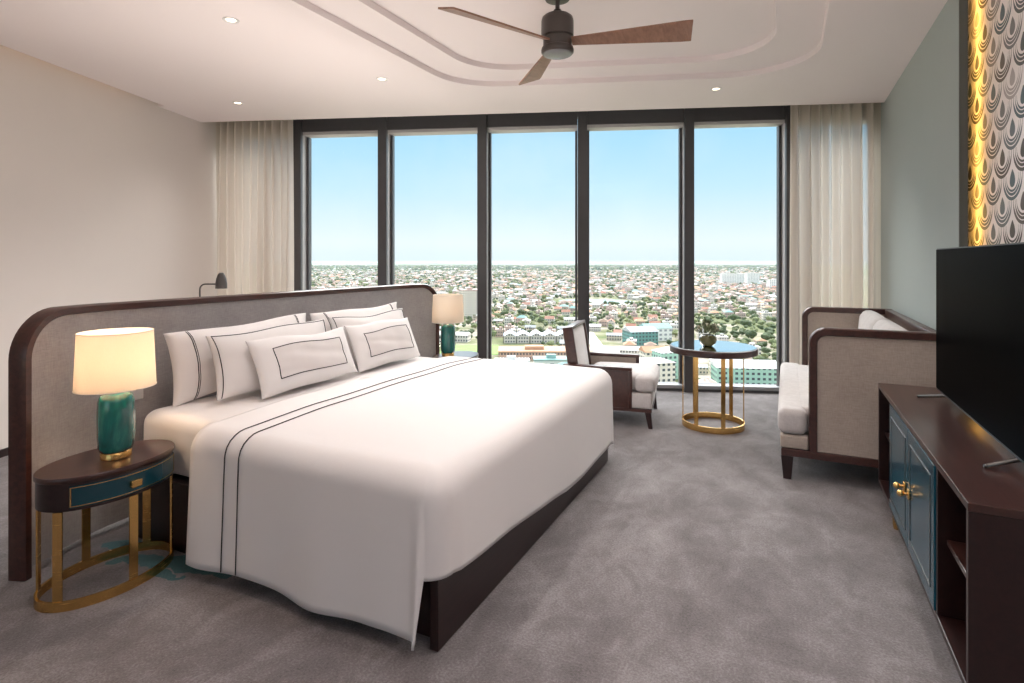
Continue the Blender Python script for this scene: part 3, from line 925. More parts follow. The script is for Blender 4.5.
# ------------------------------------------------------------------ table lamps
def table_lamp(loc, label, watts):
    t = thing('table_lamp', label, 'lamp', loc, group='teal table lamps')
    bm = B(); lathe(bm, [(.052, 0.0005), (.057, .003), (.057, .026), (.054, .030)], 40, .95, 1.05); mk('base', bm, M['brass'], t, True, 40)
    bm = B(); lathe(bm, [(.050, .0305), (.060, .036), (.066, .055), (.069, .10), (.0695, .20), (.067, .25), (.060, .275), (.044, .290), (.026, .297), (.022, .315), (.018, .32)], 44, .95, 1.05)
    mk('ceramic_body', bm, M['ceramic'], t, True, 50)
    bm = B(); lathe(bm, [(.008, .32), (.008, .38)], 12); mk('stem', bm, M['brass'], t)
    bm = B(); bmesh.ops.create_uvsphere(bm, u_segments=16, v_segments=10, radius=.026, matrix=Matrix.Translation((0, 0, .407))); mk('bulb', bm, M['bulb'], t, True)
    bm = B(); lathe(bm, [(.149, .310), (.139, .553), (.1375, .553), (.1475, .310)], 64, .95, 1.04, cap=False)
    bmesh.ops.remove_doubles(bm, verts=bm.verts, dist=1e-5)
    sh = mk('lamp_shade', bm, M['shade'], t, True, 40)
    bm = B(); tube(bm, [(.139*.95*math.cos(a), .139*1.04*math.sin(a), .5535) for a in [2*PI*k/48 for k in range(49)]], .0022, 6)
    mk('wire_ring', bm, M['white_lamp'], sh, True)
    bm = B(); tube(bm, [(.149*.95*math.cos(a), .149*1.04*math.sin(a), .3095) for a in [2*PI*k/48 for k in range(49)]], .0022, 6); mk('wire_ring', bm, M['white_lamp'], sh, True)
    d = bpy.data.lights.new('lamp_bulb', 'POINT'); d.energy = watts; d.color = (1, .68, .42); d.shadow_soft_size = .03
    o = bpy.data.objects.new('lamp_bulb', d); COL.objects.link(o); o.parent = t; o.location = (0, 0, .455)
    return t
table_lamp((-2.665, 1.509, .5305), 'lit teal ceramic table lamp with ivory shade on the near bedside table', 4.6)
table_lamp((-2.76, 4.40, .5305), 'teal ceramic table lamp with pale shade on the far bedside table, against the window', .35)

# power plate on the headboard beside the near lamp
bm = B(); box(bm, (-3.133, 1.845, .655), (-3.117, 1.905, .735), .004)
wp = mk('wall_switch', bm, M['white_lamp']); tag(wp, 'small white switch plate on the headboard, just below the lit lamp shade', 'switch')

# ------------------------------------------------------------------ reading floor lamp behind the headboard
fl_ = thing('floor_lamp', 'slim dark reading lamp with a conical head rising behind the headboard', 'lamp', (-4.82, 3.45, 0))
bm = B(); lathe(bm, [(.11, .001), (.11, .012), (.10, .018), (.012, .022)], 32); mk('base', bm, M['lamp_metal'], fl_, True, 40)
d = Vector((CT, ST, 0))
p = [Vector((0, 0, .02)), Vector((0, 0, .6)), Vector((0, 0, 1.13))]
for k in range(1, 7):
    a = PI/2*k/6; p.append(Vector((0, 0, 1.13))+d*(.05-.05*math.cos(a))+Vector((0, 0, .05*math.sin(a))))
p.append(p[-1]+d*.10)
bm = B(); tube(bm, p, .007, 10); mk('pole', bm, M['lamp_metal'], fl_, True)
bm = B()
hd = [(.010, .115), (.018, .113), (.032, .09), (.043, .055), (.049, .015), (.050, -.03), (.046, -.03), (.044, .01)]
c = p[-1]+d*.045
lathe(bm, hd, 28, c=(c.x, c.y, c.z-.01)); mk('lamp_head', bm, M['lamp_metal'], fl_, True, 50)

# ------------------------------------------------------------------ settee
st = thing('settee', 'two-seat settee with beige panelled sides and dark wood frame against the green wall', 'sofa', (.42, 4.965, 0))
def sl(v, u, z): return Vector((v-.42, u-4.965, z))
UA, UB = 4.03, 5.90
def arm(u0, u1):
    v0, v1, zb, zt, r, w = .128, .822, .20, .976, .10, .047
    def path(ins):
        rr = max(.02, r-ins)
        pts = [(v0+ins, zb), (v0+ins, zb+.2), (v0+ins, zb+.4), (v0+ins, zt-r)]
        pts += [(v0+r-rr*math.cos(PI/2*k/10), zt-r+rr*math.sin(PI/2*k/10)) for k in range(1, 11)]
        pts += [(v0+r+(v1-v0-r)*k/6, zt-ins) for k in range(1, 7)]
        return pts
    bm = B()
    secs = []
    e = .008
    for (o_, i_) in zip(path(0), path(w)):
        m_ = lambda f: (o_[0]+(i_[0]-o_[0])*f, o_[1]+(i_[1]-o_[1])*f)
        a_, b_ = m_(.14), m_(.86)
        secs.append([sl(o_[0], u0+e, o_[1]), sl(a_[0], u0, a_[1]), sl(b_[0], u0, b_[1]), sl(i_[0], u0+e, i_[1]), sl(i_[0], u1-e, i_[1]), sl(b_[0], u1, b_[1]), sl(a_[0], u1, a_[1]), sl(o_[0], u1-e, o_[1])])
    sweep(bm, secs); mk('arm_frame', bm, M['wood_trim'], st, True, 40)
    bm = B()
    ip = path(w-.002)
    pts = [(a, b) for a, b in ip] + [(v1-.001, zb+.001)]
    A = [bm.verts.new(sl(v, u0+.014, z)) for v, z in pts]; Bv = [bm.verts.new(sl(v, u1-.014, z)) for v, z in pts]
    n = len(pts)
    for k in range(n): bm.faces.new((A[k], A[(k+1) % n], Bv[(k+1) % n], Bv[k]))
    bm.faces.new(A[::-1]); bm.faces.new(Bv)
    mk('arm_panel', bm, M['beige_fabric'], st)
arm(UA, UA+.075); arm(UB-.075, UB)
bm = B(); box(bm, sl(.765, UA+.077, .905), sl(.822, UB-.077, .976), .008); mk('back_rail', bm, M['wood_trim'], st, True, 40)
bm = B(); box(bm, sl(.73, UA+.077, .21), sl(.815, UB-.077, .904), .01); mk('back_panel', bm, M['beige_fabric'], st, True, 40)
bm = B()
box(bm, sl(-.03, UA+.002, .152), sl(.822, UA+.06, .198), .003); box(bm, sl(-.03, UB-.06, .152), sl(.822, UB-.002, .198), .003)
box(bm, sl(-.03, UA+.061, .152), sl(.02, UB-.061, .198), .003); box(bm, sl(.77, UA+.061, .152), sl(.822, UB-.061, .198), .003)
mk('base_rail', bm, M['wood_trim'], st)
bm = B(); box(bm, sl(-.035, UA+.004, .2), sl(.124, UB-.004, .285), .012, 3); box(bm, sl(.10, UA+.078, .2), sl(.69, UB-.078, .285), .012, 3); mk('seat_base', bm, M['beige_fabric'], st, True, 40)
bm = B(); box(bm, sl(-.05, UA-.004, .288), sl(.118, UB+.004, .452), .045, 5); box(bm, sl(.06, UA+.079, .288), sl(.69, UB-.079, .452), .04, 5)
mk('seat_cushion', bm, M['cream_fabric'], st, True, 60)
def leg(par, lv, lu, ztop, wt, wb, mat, dv=0, du=0):
    bm = B()
    a = [bm.verts.new((lv+x*wb+dv, lu+y*wb+du, .001)) for x, y in ((-.5, -.5), (.5, -.5), (.5, .5), (-.5, .5))]
    b = [bm.verts.new((lv+x*wt, lu+y*wt, ztop)) for x, y in ((-.5, -.5), (.5, -.5), (.5, .5), (-.5, .5))]
    for k in range(4): bm.faces.new((a[k], a[(k+1) % 4], b[(k+1) % 4], b[k]))
    bm.faces.new(a[::-1]); bm.faces.new(b)
    mk('leg', bm, mat, par)
for v in (.005, .785):
    for u in (UA+.038, UB-.038): leg(st, v-.42, u-4.965, .1515, .072, .045, M['wood'], 0 if v < .4 else .0)
def soft(bm, lo, hi, r, bulge=(.0, .0, .0), rot=Matrix.Identity(4)):
    lo, hi = Vector(lo), Vector(hi); c = (lo+hi)/2; s = (hi-lo)/2
    b2 = B(); bmesh.ops.create_cube(b2, size=2)
    bmesh.ops.subdivide_edges(b2, edges=b2.edges, cuts=9, use_grid_fill=True)
    for v in b2.verts:
        p = v.co.copy()
        q = Vector((max(-1+r/s.x, min(1-r/s.x, p.x)), max(-1+r/s.y, min(1-r/s.y, p.y)), max(-1+r/s.z, min(1-r/s.z, p.z))))
        dlt = Vector(((p.x-q.x)*s.x, (p.y-q.y)*s.y, (p.z-q.z)*s.z))
        base = Vector((q.x*s.x, q.y*s.y, q.z*s.z))
        if dlt.length > 1e-9: dlt = dlt.normalized()*r
        w = base+dlt
        f = [1-p.x*p.x, 1-p.y*p.y, 1-p.z*p.z]
        w += Vector((math.copysign(bulge[0]*f[1]*f[2], p.x) if abs(p.x) > .99 else 0, math.copysign(bulge[1]*f[0]*f[2], p.y) if abs(p.y) > .99 else 0, math.copysign(bulge[2]*f[0]*f[1], p.z) if abs(p.z) > .99 else 0))
        v.co = rot @ w
    me = bpy.data.meshes.new('tmp'); b2.to_mesh(me); b2.free()
    n0 = len(bm.verts); bm.from_mesh(me); bpy.data.meshes.remove(me)
    bm.verts.ensure_lookup_table()
    for v in bm.verts[n0:]: v.co += c
    return bm
um = (UA+UB)/2
for (a_, b_) in ((UA+.085, um-.003), (um+.003, UB-.085)):
    bm = B(); soft(bm, sl(.565, a_, .456), sl(.70, b_, .965), .06, (.03, 0, .012), Matrix.Rotation(.03, 4, 'Y'))
    mk('back_cushion', bm, M['cream_fabric'], st, True)

# ------------------------------------------------------------------ armchair
ch = thing('armchair', 'low armchair with pale cushions and dark wood sides beyond the foot of the bed', 'armchair', (-1.365, 5.05, 0), math.radians(8.2))
# local: +x front, y across (near side is -y)
W2 = .365
bm = B(); soft(bm, (-.26, -W2+.055, .292), (.335, W2-.055, .43), .05, (.012, 0, .012))
soft(bm, (.17, -W2+.004, .292), (.345, W2-.004, .43), .045, (.01, 0, .008)); mk('seat_cushion', bm, M['cream_fabric'], ch, True)
bm = B(); box(bm, (-.38, -W2+.045, .162), (.15, W2-.045, .289), .012, 3); box(bm, (.14, -W2+.006, .162), (.315, W2-.006, .289), .015, 3); mk('seat_base', bm, M['cream_fabric'], ch, True, 40)
bm = B(); box(bm, (-.40, -W2+.004, .135), (.315, -W2+.04, .160), .002); box(bm, (-.40, W2-.04, .135), (.315, W2-.004, .160), .002); box(bm, (.28, -W2+.041, .135), (.315, W2-.041, .160), .002); box(bm, (-.40, -W2+.041, .135), (-.365, W2-.041, .160), .002)
mk('base_rail', bm, M['wood_trim'], ch)
for sgn in (-1, 1):
    y0, y1 = (sgn*W2, sgn*(W2-.045)); ya, yb = min(y0, y1), max(y0, y1)
    bm = B(); box(bm, (-.43, ya-.003, .472), (.155, yb+.003, .502), .005); box(bm, (.125, ya, .161), (.155, yb, .471), .004); box(bm, (-.43, ya, .161), (-.395, yb, .471), .004)
    mk('arm_frame', bm, M['wood_trim'], ch, True, 40)
    yo = ya+.004 if sgn < 0 else yb-.004
    bm = B(); box(bm, (-.394, min(yo, yo-sgn*.018), .162), (.124, max(yo, yo-sgn*.018), .4715)); mk('arm_panel', bm, M['wood_trim'], ch)
    yi = yb-.004 if sgn < 0 else ya+.004
    bm = B(); box(bm, (-.394, min(yi, yi+sgn*.016), .30), (.124, max(yi, yi+sgn*.016), .4715)); mk('arm_lining', bm, M['beige_fabric'], ch)
# leaning back
lean = Matrix.Translation((-.33, 0, .40)) @ Matrix.Rotation(-.15, 4, 'Y')
BW = W2-.052
bm = B()
for y in (-BW+.012, BW-.012): box(bm, (-.055, y-.014, -.23), (.034, y+.014, .42), .005, 2, lean)
box(bm, (-.055, -BW+.027, .392), (.034, BW-.027, .42), .005, 2, lean); mk('back_frame', bm, M['wood_trim'], ch, True, 40)
bm = B(); soft(bm, (-.05, -BW+.028, -.2), (.022, BW-.028, .390), .02, (.012, 0, 0))
bmesh.ops.transform(bm, matrix=lean, verts=bm.verts); mk('back_cushion', bm, M['cream_fabric'], ch, True)
bm = B(); box(bm, (-.062, -BW+.027, -.2), (-.052, BW-.027, .391), 0, 1, lean); mk('back_panel', bm, M['beige_fabric'], ch)
for (x, y) in ((.285, -W2+.03), (.285, W2-.03)): leg(ch, x, y, .1345, .05, .032, M['wood'], .02)
for (x, y) in ((-.37, -W2+.03), (-.37, W2-.03)): leg(ch, x, y, .1345, .05, .032, M['wood'], -.04)

# ------------------------------------------------------------------ media console
cs = thing('media_console', 'low dark wood media console with two teal doors and open shelves under the television', 'cabinet', (.665, 2.87, 0))
X0, X1, Y0c, Y1c, ZB, ZT_ = .46, .875, 2.0, 3.74, .165, .717
def cl(x, y, z): return (x-.665, y-2.87, z)
def cbox(name, lo, hi, mat, r=.002, par=cs): 
    bm = B(); box(bm, cl(*lo), cl(*hi), r, 2); return mk(name, bm, mat, par)
cbox('console_top', (X0, Y0c, ZT_-.024), (X1, Y1c, ZT_), M['wood_gloss'], .002)
cbox('side_panel', (X0+.001, Y0c+.001, ZB), (X1-.001, Y0c+.024, ZT_-.0245), M['wood'])
cbox('side_panel', (X0+.001, Y1c-.024, ZB), (X1-.001, Y1c-.001, ZT_-.0245), M['wood'])
cbox('bottom_panel', (X0+.002, Y0c+.025, ZB), (X1-.002, Y1c-.025, ZB+.024), M['wood'])
cbox('back_panel', (X1-.015, Y0c+.025, ZB+.025), (X1-.003, Y1c-.025, ZT_-.025), M['wood'])
D0, D1 = 2.40, 3.34
cbox('partition', (X0+.004, D0-.02, ZB+.0245), (X1-.016, D0, ZT_-.0245), M['wood'])
cbox('partition', (X0+.004, D1, ZB+.0245), (X1-.016, D1+.02, ZT_-.0245), M['wood'])
zm = ZB+.27
cbox('shelf', (X0+.03, Y0c+.0245, zm), (X1-.016, D0-.0205, zm+.018), M['wood_gloss'])
cbox('shelf', (X0+.03, D1+.0205, zm), (X1-.016, Y1c-.0245, zm+.018), M['wood_gloss'])
dm = (D0+D1)/2
for (a_, b_, hy) in ((D0+.002, dm-.0015, dm-.045), (dm+.0015, D1-.002, dm+.045)):
    d_ = cbox('door', (X0-.002, a_, ZB+.026), (X0+.018, b_, ZT_-.026), M['teal_door'], .002)
    bm = B(); m_ = .05
    for lo, hi in (((a_+m_, ZB+.08), (a_+m_+.005, ZT_-.075)), ((b_-m_-.005, ZB+.08), (b_-m_, ZT_-.075)), ((a_+m_+.005, ZB+.08), (b_-m_-.005, ZB+.085)), ((a_+m_+.005, ZT_-.08), (b_-m_-.005, ZT_-.075))):
        box(bm, cl(X0-.0045, lo[0], lo[1]), cl(X0-.0015, hi[0], hi[1]))
    mk('inlay', bm, M['dark_metal'], d_)
    bm = B(); box(bm, cl(X0-.012, hy-.016, .415), cl(X0-.0018, hy+.016, .455), .003)
    tube(bm, [cl(X0-.012, hy, .435), cl(X0-.030, hy, .435)], .006, 10)
    bmesh.ops.create_uvsphere(bm, u_segments=14, v_segments=8, radius=.014, matrix=Matrix.Translation(cl(X0-.034, hy, .435)))
    mk('knob', bm, M['brass'], d_, True, 40)
for (x, y) in ((X0+.06, Y0c+.2), (X0+.06, Y1c-.2), (X1-.06, Y0c+.2), (X1-.06, Y1c-.2)):
    bm = B(); lathe(bm, [(.016, .001), (.020, .02), (.026, ZB-.002)], 20, c=cl(x, y, 0)); mk('foot', bm, M['brass'], cs, True, 40)

# television
tv = thing('television', 'large black flat television standing on the dark media console', 'television', (.69, 2.873, ZT_))
TY0, TY1, TZ0, TZ1 = 2.25, 3.497, .752, 1.457
def tl(x, y, z): return (x-.69, y-2.873, z-ZT_)
bm = B(); box(bm, tl(.678, TY0, TZ0), tl(.702, TY1, TZ1), .003); box(bm, tl(.702, TY0+.15, TZ0+.02), tl(.735, TY1-.15, TZ0+.42), .012, 2); mk('housing', bm, M['black'], tv)
bm = B(); box(bm, tl(.6755, TY0+.006, TZ0+.012), tl(.6775, TY1-.006, TZ1-.006)); mk('screen', bm, M['screen'], tv)
for y in (2.40, 3.37):
    s = 1 if y > 2.9 else -1
    bm = B()
    tube(bm, [tl(.59, y+s*.045, ZT_+.008), tl(.69, y, ZT_+.03), tl(.69, y, ZT_+.048)], .007, 8)
    tube(bm, [tl(.79, y+s*.045, ZT_+.008), tl(.69, y, ZT_+.03)], .007, 8)
    tube(bm, [tl(.59, y+s*.045, ZT_+.008), tl(.585, y+s*.047, ZT_+.0075)], .007, 8)
    mk('foot', bm, M['dark_metal'], tv, True)

# ------------------------------------------------------------------ the city below
GZ = -75.
def W(X, Y): return (CT*X - ST*Y, ST*X + CT*Y)      # view-aligned metres to scene axes
bm = B(); n = 64
bm.faces.new([bm.verts.new((15000*math.cos(2*PI*k/n), 15000*math.sin(2*PI*k/n), GZ)) for k in range(n)])
struct('ground', bm, m_ground(), 'city ground far below')
ROOFS = {
    'red': m_roof('red_tile_roof', (.40, .16, .11), (.52, .27, .20)),
    'rust': m_roof('orange_rust_roof', (.50, .27, .16), (.60, .36, .24)),
    'pink': m_roof('pale_pink_roof', (.48, .34, .29), (.62, .47, .42)),
    'white': m_roof('white_sheet_roof', (.62, .58, .56), (.80, .76, .74)),
    'grey': m_roof('grey_sheet_roof', (.38, .38, .39), (.55, .55, .56)),
    'teal': m_roof('blue_green_roof', (.25, .40, .38), (.36, .50, .47)),
    'brown': m_roof('brown_roof', (.25, .17, .13), (.36, .25, .19)),
}
WALLS = [m_facade('plaster_wall_white', (.74, .66, .60)), m_facade('plaster_wall_cream', (.60, .50, .41)), m_facade('plaster_wall_pink', (.60, .44, .38))]
FOL = [m_roof('tree_foliage_dark', (.05, .075, .03), (.09, .115, .05)), m_roof('tree_foliage_light', (.14, .165, .07), (.22, .24, .11))]

def house_bm(bm, w, l, h, kind, rh, T=Matrix.Identity(4), mw=0, mr=1):
    def add(pts, mi):
        f = bm.faces.new([bm.verts.new(T @ Vector(p)) for p in pts]); f.material_index = mi
    house_faces(add, w, l, h, kind, rh, mw, mr)
def house_faces(add, w, l, h, kind, rh, mw=0, mr=1):
    a, b = w/2, l/2
    add([(-a, -b, 0), (a, -b, 0), (a, -b, h), (-a, -b, h)], mw); add([(a, -b, 0), (a, b, 0), (a, b, h), (a, -b, h)], mw)
    add([(a, b, 0), (-a, b, 0), (-a, b, h), (a, b, h)], mw); add([(-a, b, 0), (-a, -b, 0), (-a, -b, h), (-a, b, h)], mw)
    e = .5; A, Bq = a+e, b+e
    if kind == 'gable':
        add([(-A, -Bq, h), (0, -Bq, h+rh), (0, Bq, h+rh), (-A, Bq, h)], mr); add([(A, -Bq, h), (A, Bq, h), (0, Bq, h+rh), (0, -Bq, h+rh)], mr)
        add([(-A, -Bq, h), (A, -Bq, h), (0, -Bq, h+rh)], mw); add([(-A, Bq, h), (0, Bq, h+rh), (A, Bq, h)], mw)
    elif kind == 'hip':
        k = max(0., b-a*.8)
        add([(-A, -Bq, h), (0, -k, h+rh), (0, k, h+rh), (-A, Bq, h)], mr); add([(A, -Bq, h), (A, Bq, h), (0, k, h+rh), (0, -k, h+rh)], mr)
        add([(-A, -Bq, h), (A, -Bq, h), (0, -k, h+rh)], mr); add([(-A, Bq, h), (0, k, h+rh), (A, Bq, h)], mr)
    else:
        add([(-a, -b, h), (a, -b, h), (a, b, h), (-a, b, h)], mr)
        add([(-a*.4, -b*.4, h+rh), (a*.3, -b*.4, h+rh), (a*.3, b*.2, h+rh), (-a*.4, b*.2, h+rh)], mr)
        add([(-a*.4, -b*.4, h), (a*.3, -b*.4, h), (a*.3, -b*.4, h+rh), (-a*.4, -b*.4, h+rh)], mw); add([(a*.3, -b*.4, h), (a*.3, b*.2, h), (a*.3, b*.2, h+rh), (a*.3, -b*.4, h+rh)], mw)
        add([(-a*.4, -b*.4, h), (-a*.4, b*.2, h), (-a*.4, b*.2, h+rh), (-a*.4, -b*.4, h+rh)], mw)
ICO = {}
def ico(sub):
    if sub not in ICO:
        b2 = B(); bmesh.ops.create_icosphere(b2, subdivisions=sub, radius=1.)
        b2.verts.index_update()
        ICO[sub] = ([tuple(v.co) for v in b2.verts], [tuple(v.index for v in f.verts) for f in b2.faces]); b2.free()
    return ICO[sub]
class Soup:                 # plain vertex and face lists, for the big meshes
    def __init__(self): self.v = []; self.f = []; self.m = []
    def add(self, pts, faces, mi):
        n = len(self.v); self.v += pts; self.f += [tuple(i+n for i in f) for f in faces]; self.m += [mi]*len(faces)
    def make(self, name, mats, smooth=False):
        me = bpy.data.meshes.new(name); me.from_pydata(self.v, [], self.f)
        for m in mats: me.materials.append(m)
        me.polygons.foreach_set('material_index', self.m)
        if smooth: me.polygons.foreach_set('use_smooth', [True]*len(self.f))
        me.update(); o = bpy.data.objects.new(name, me); COL.objects.link(o); return o
def tree_soup(sp, r, h, rnd, sub, loc=(0, 0, 0), mi=0):
    V, Fc = ico(sub)
    for k in range(5 if sub > 1 else 2):
        cx, cy, cz = rnd.uniform(-.5, .5)*r, rnd.uniform(-.5, .5)*r, h*rnd.uniform(.5, .75)
        q = r*rnd.uniform(.5, .75)
        pts = []
        for (x, y, z) in V:
            j = 1+rnd.uniform(-.2, .2)
            pts.append((loc[0]+cx+q*x*j, loc[1]+cy+q*y*j, loc[2]+cz+q*.8*z*j))
        sp.add(pts, Fc, mi)
def house_soup(sp, w, l, h, kind, rh, T, mw, mr):
    def add(pts, mi):
        sp.add([tuple(T @ Vector(p)) for p in pts], [tuple(range(len(pts)))], mi)
    house_faces(add, w, l, h, kind, rh, mw, mr)
rnd = random.Random(11)
LAND = []      # kept free for the landmark buildings: (X, Y, radius)
protos = {}
SPECS = [('red', 'gable', 9, 12, 6, 3), ('rust', 'hip', 10, 12, 6.5, 2.6), ('pink', 'flat', 9, 11, 7.5, 2.4), ('white', 'gable', 12, 16, 6, 2.2), ('grey', 'gable', 9, 13, 5.5, 2.2), ('teal', 'hip', 11, 14, 7, 2.6), ('white', 'flat', 10, 11, 10, 2.6), ('pink', 'hip', 10, 11, 6.5, 2.6), ('brown', 'hip', 10, 11, 6, 3)]
WGT = [5, 4, 6, 5, 4, 2, 5, 5, 2]
ROOFWORD = {'gable': 'gabled', 'hip': 'hipped', 'flat': 'flat'}
COLWORD = {'red': 'red', 'rust': 'rust orange', 'pink': 'pale pink', 'white': 'white', 'grey': 'grey', 'teal': 'blue green', 'brown': 'brown'}
def house_copy(si, X, Y, rz, sc):
    col, kind, w, l, h, rh = SPECS[si]
    if si not in protos:
        b2 = B(); house_bm(b2, w, l, h, kind, rh)
        o = mk('house', b2, [WALLS[si % 3], ROOFS[col]], normals=False); protos[si] = o
        tag(o, 'small city house with a %s %s roof, far below the windows' % (COLWORD[col], ROOFWORD[kind]), 'house', 'city houses with %s %s roofs' % (COLWORD[col], ROOFWORD[kind]))
    else:
        o = protos[si].copy(); COL.objects.link(o)
    x, y = W(X, Y); o.location = (x, y, GZ); o.rotation_euler = (0, 0, rz); o.scale = (sc[0], sc[1], sc[2])
tprotos = []
TREEWORD = ['dark green', 'light olive green']
def tree_copy(k, X, Y, s):
    if len(tprotos) < 2:
        for q in range(2):
            s2 = Soup(); tree_soup(s2, 5., 9., random.Random(q+3), 2)
            s2.add([(.4*math.cos(k), .4*math.sin(k), z) for z in (0, 5) for k in range(6)], [(k, (k+1) % 6, 6+(k+1) % 6, 6+k) for k in range(6)], 0)
            o = s2.make('tree', [FOL[q]]); tprotos.append([o, False])
            tag(o, '%s bushy tree among the city houses far below' % TREEWORD[q], 'tree', '%s city trees' % TREEWORD[q])
    p = tprotos[k]
    if not p[1]: o = p[0]; p[1] = True
    else: o = p[0].copy(); COL.objects.link(o)
    x, y = W(X, Y); o.location = (x, y, GZ); o.rotation_euler = (0, 0, rnd.uniform(0, 6)); o.scale = (s, s, s*rnd.uniform(.8, 1.1))

# landmarks ---------------------------------------------------------------
def block(name, X, Y, w, l, h, rz, wall, roof, label, cat='building', kind='flat', rh=1.5, par=True, grp=None):
    x, y = W(X, Y)
    t = thing(name, label, cat, (x, y, GZ), rz+TH, grp)
    b2 = B(); box(b2, (-w/2, -l/2, 0), (w/2, l/2, h)); mk('walls', b2, wall, t)
    b2 = B()
    a, b = w/2+.6, l/2+.6
    if kind == 'hip':
        k = max(0, b-a) if b > a else 0; j = max(0, a-b)
        v = [b2.verts.new(p) for p in ((-a, -b, h), (a, -b, h), (a, b, h), (-a, b, h), (-j, -k, h+rh), (j, k, h+rh))]
        if b >= a:
            for f in ((0, 1, 4), (1, 2, 5, 4), (2, 3, 5), (3, 0, 4, 5)): b2.faces.new([v[i] for i in f])
        else:
            for f in ((0, 1, 5, 4), (1, 2, 5), (2, 3, 4, 5), (3, 0, 4)): b2.faces.new([v[i] for i in f])
        b2.faces.new([v[i] for i in (3, 2, 1, 0)])
    elif kind == 'gable':
        v = [b2.verts.new(p) for p in ((-a, -b, h), (a, -b, h), (a, b, h), (-a, b, h), (-a, 0, h+rh), (a, 0, h+rh))]
        for f in ((0, 1, 5, 4), (2, 3, 4, 5), (1, 2, 5), (3, 0, 4), (3, 2, 1, 0)): b2.faces.new([v[i] for i in f])
    else:
        box(b2, (-a, -b, h), (a, b, h+.8)); box(b2, (-a*.3, -b*.4, h+.81), (a*.2, b*.2, h+3.4))
    mk('roof', b2, roof, t)
    LAND.append((X, Y, max(w, l)*.62))
    return t
def at(px, D): return ((px-512)/570*D, D)
mint = m_facade('mint_green_wall', (.42, .62, .52), px=3.2)
tealw = m_facade('deep_teal_wall', (.16, .33, .30), px=3.2)
whitew = m_facade('white_block_wall', (.85, .83, .80), (.35, .36, .38), px=5, pz=4)
creamw = m_facade('cream_block_wall', (.82, .74, .64), px=3.4)
block('apartment_building', *at(650, 345), 26, 14, 15, .25, creamw, ROOFS['white'], 'four-storey cream apartment block seen beneath the round table top', kind='hip', rh=2.5)
block('apartment_building', *at(672, 372), 22, 13, 17, .25, mint, ROOFS['white'], 'mint green walled block just behind the cream apartment block under the table', kind='hip', rh=3)
block('apartment_building', *at(744, 352), 36, 16, 11, -.12, mint, ROOFS['white'], 'long mint green block with white roof beside the settee edge', kind='gable', rh=4)
block('warehouse', *at(640, 520), 26, 20, 12, .2, tealw, ROOFS['grey'], 'teal walled hall with grey roof above the armchair', kind='gable', rh=4)
block('warehouse', *at(655, 545), 26, 18, 12, .2, whitew, ROOFS['teal'], 'white walled hall with blue green roof beside the teal hall', kind='gable', rh=4)
block('terrace_building', *at(668, 425), 40, 15, 9, .12, creamw, ROOFS['rust'], 'long rust orange roofed terrace seen left of the round table', kind='gable', rh=3.5)
block('pool_pavilion', *at(512, 405), 24, 12, 5, 0, whitew, ROOFS['white'], 'white roofed pavilion beside the pool beyond the bed')
block('pool_pavilion', *at(552, 412), 26, 14, 5, 0, whitew, ROOFS['teal'], 'pale green roofed pavilion beside the pool beyond the bed')
block('stepped_hall', *at(536, 448), 58, 26, 6, 0, m_facade('salmon_wall', (.62, .40, .32)), ROOFS['rust'], 'wide low salmon pink hall beyond the pool')
for k, (px, D, w, h) in enumerate(((728, 1780, 44, 34), (738, 1800, 30, 32), (752, 1820, 40, 34), (775, 1500, 36, 24))):
    block('tower_block', *at(px, D), w, 22, h, 0, whitew, ROOFS['white'], ['white tower block, leftmost of the far row on the horizon', 'white tower block in the middle of the far row on the horizon', 'white tower block, rightmost of the far joined row on the horizon', 'separate lower white block at the right edge of the last window pane'][k])
block('mall_building', *at(352, 1180), 90, 50, 16, 0, whitew, ROOFS['white'], 'big white flat hall in the view through the leftmost pane')
block('office_tower', *at(412, 900), 18, 18, 34, .2, m_facade('blue_glass_wall', (.30, .42, .46), px=3), ROOFS['grey'], 'slim blue grey tower right of the second mullion')
block('office_tower', *at(470, 760), 26, 18, 36, .2, creamw, ROOFS['pink'], 'cream tower block just left of the third mullion, behind the far lamp')
# sports ground with a canopy row
x, y = W(*at(470, 485)); t = thing('sports_pitch', 'bright green sports pitch beside the white canopies beyond the far lamp', 'pitch', (x, y, GZ+.05), TH)
b2 = B(); box(b2, (-24, -26, 0), (24, 26, .3)); mk('turf', b2, m_plain('turf', (.20, .33, .08), .9, nscale=.1, var=.3), t)
LAND.append((*at(470, 485), 40))
for k in range(5):
    px = 510 + k*13
    X, Y = at(px, 535); x, y = W(X, Y)
    t = thing('canopy', 'white sports canopy, %s of the row beyond the bed' % ['first from the third mullion', 'second from the third mullion', 'third from the third mullion', 'fourth from the third mullion', 'fifth from the third mullion'][k], 'canopy', (x, y, GZ), TH, 'row of sports canopies')
    b2 = B(); house_bm(b2, 11, 24, 6.5, 'gable', 3.2); mk('tent', b2, [WALLS[0], m_plain('canopy_sheet', (.62, .68, .80), .6)], t, normals=False)
    b2 = B(); tube(b2, [(-6, -13, 0), (-6, -13, 16)], .35, 6); mk('mast', b2, M['dark_metal'], t)
    LAND.append((X, Y, 16))
x, y = W(*at(528, 384)); b2 = B(); box(b2, (-16, -5, 0), (16, 5, .4)); o = mk('swimming_pool', b2, m_plain('pool_water', (.18, .62, .66), .1)); o.location = (x, y, GZ); o.rotation_euler = (0, 0, TH)
tag(o, 'turquoise pool between the two pavilions beyond the bed', 'pool'); LAND.append((*at(528, 384), 17))
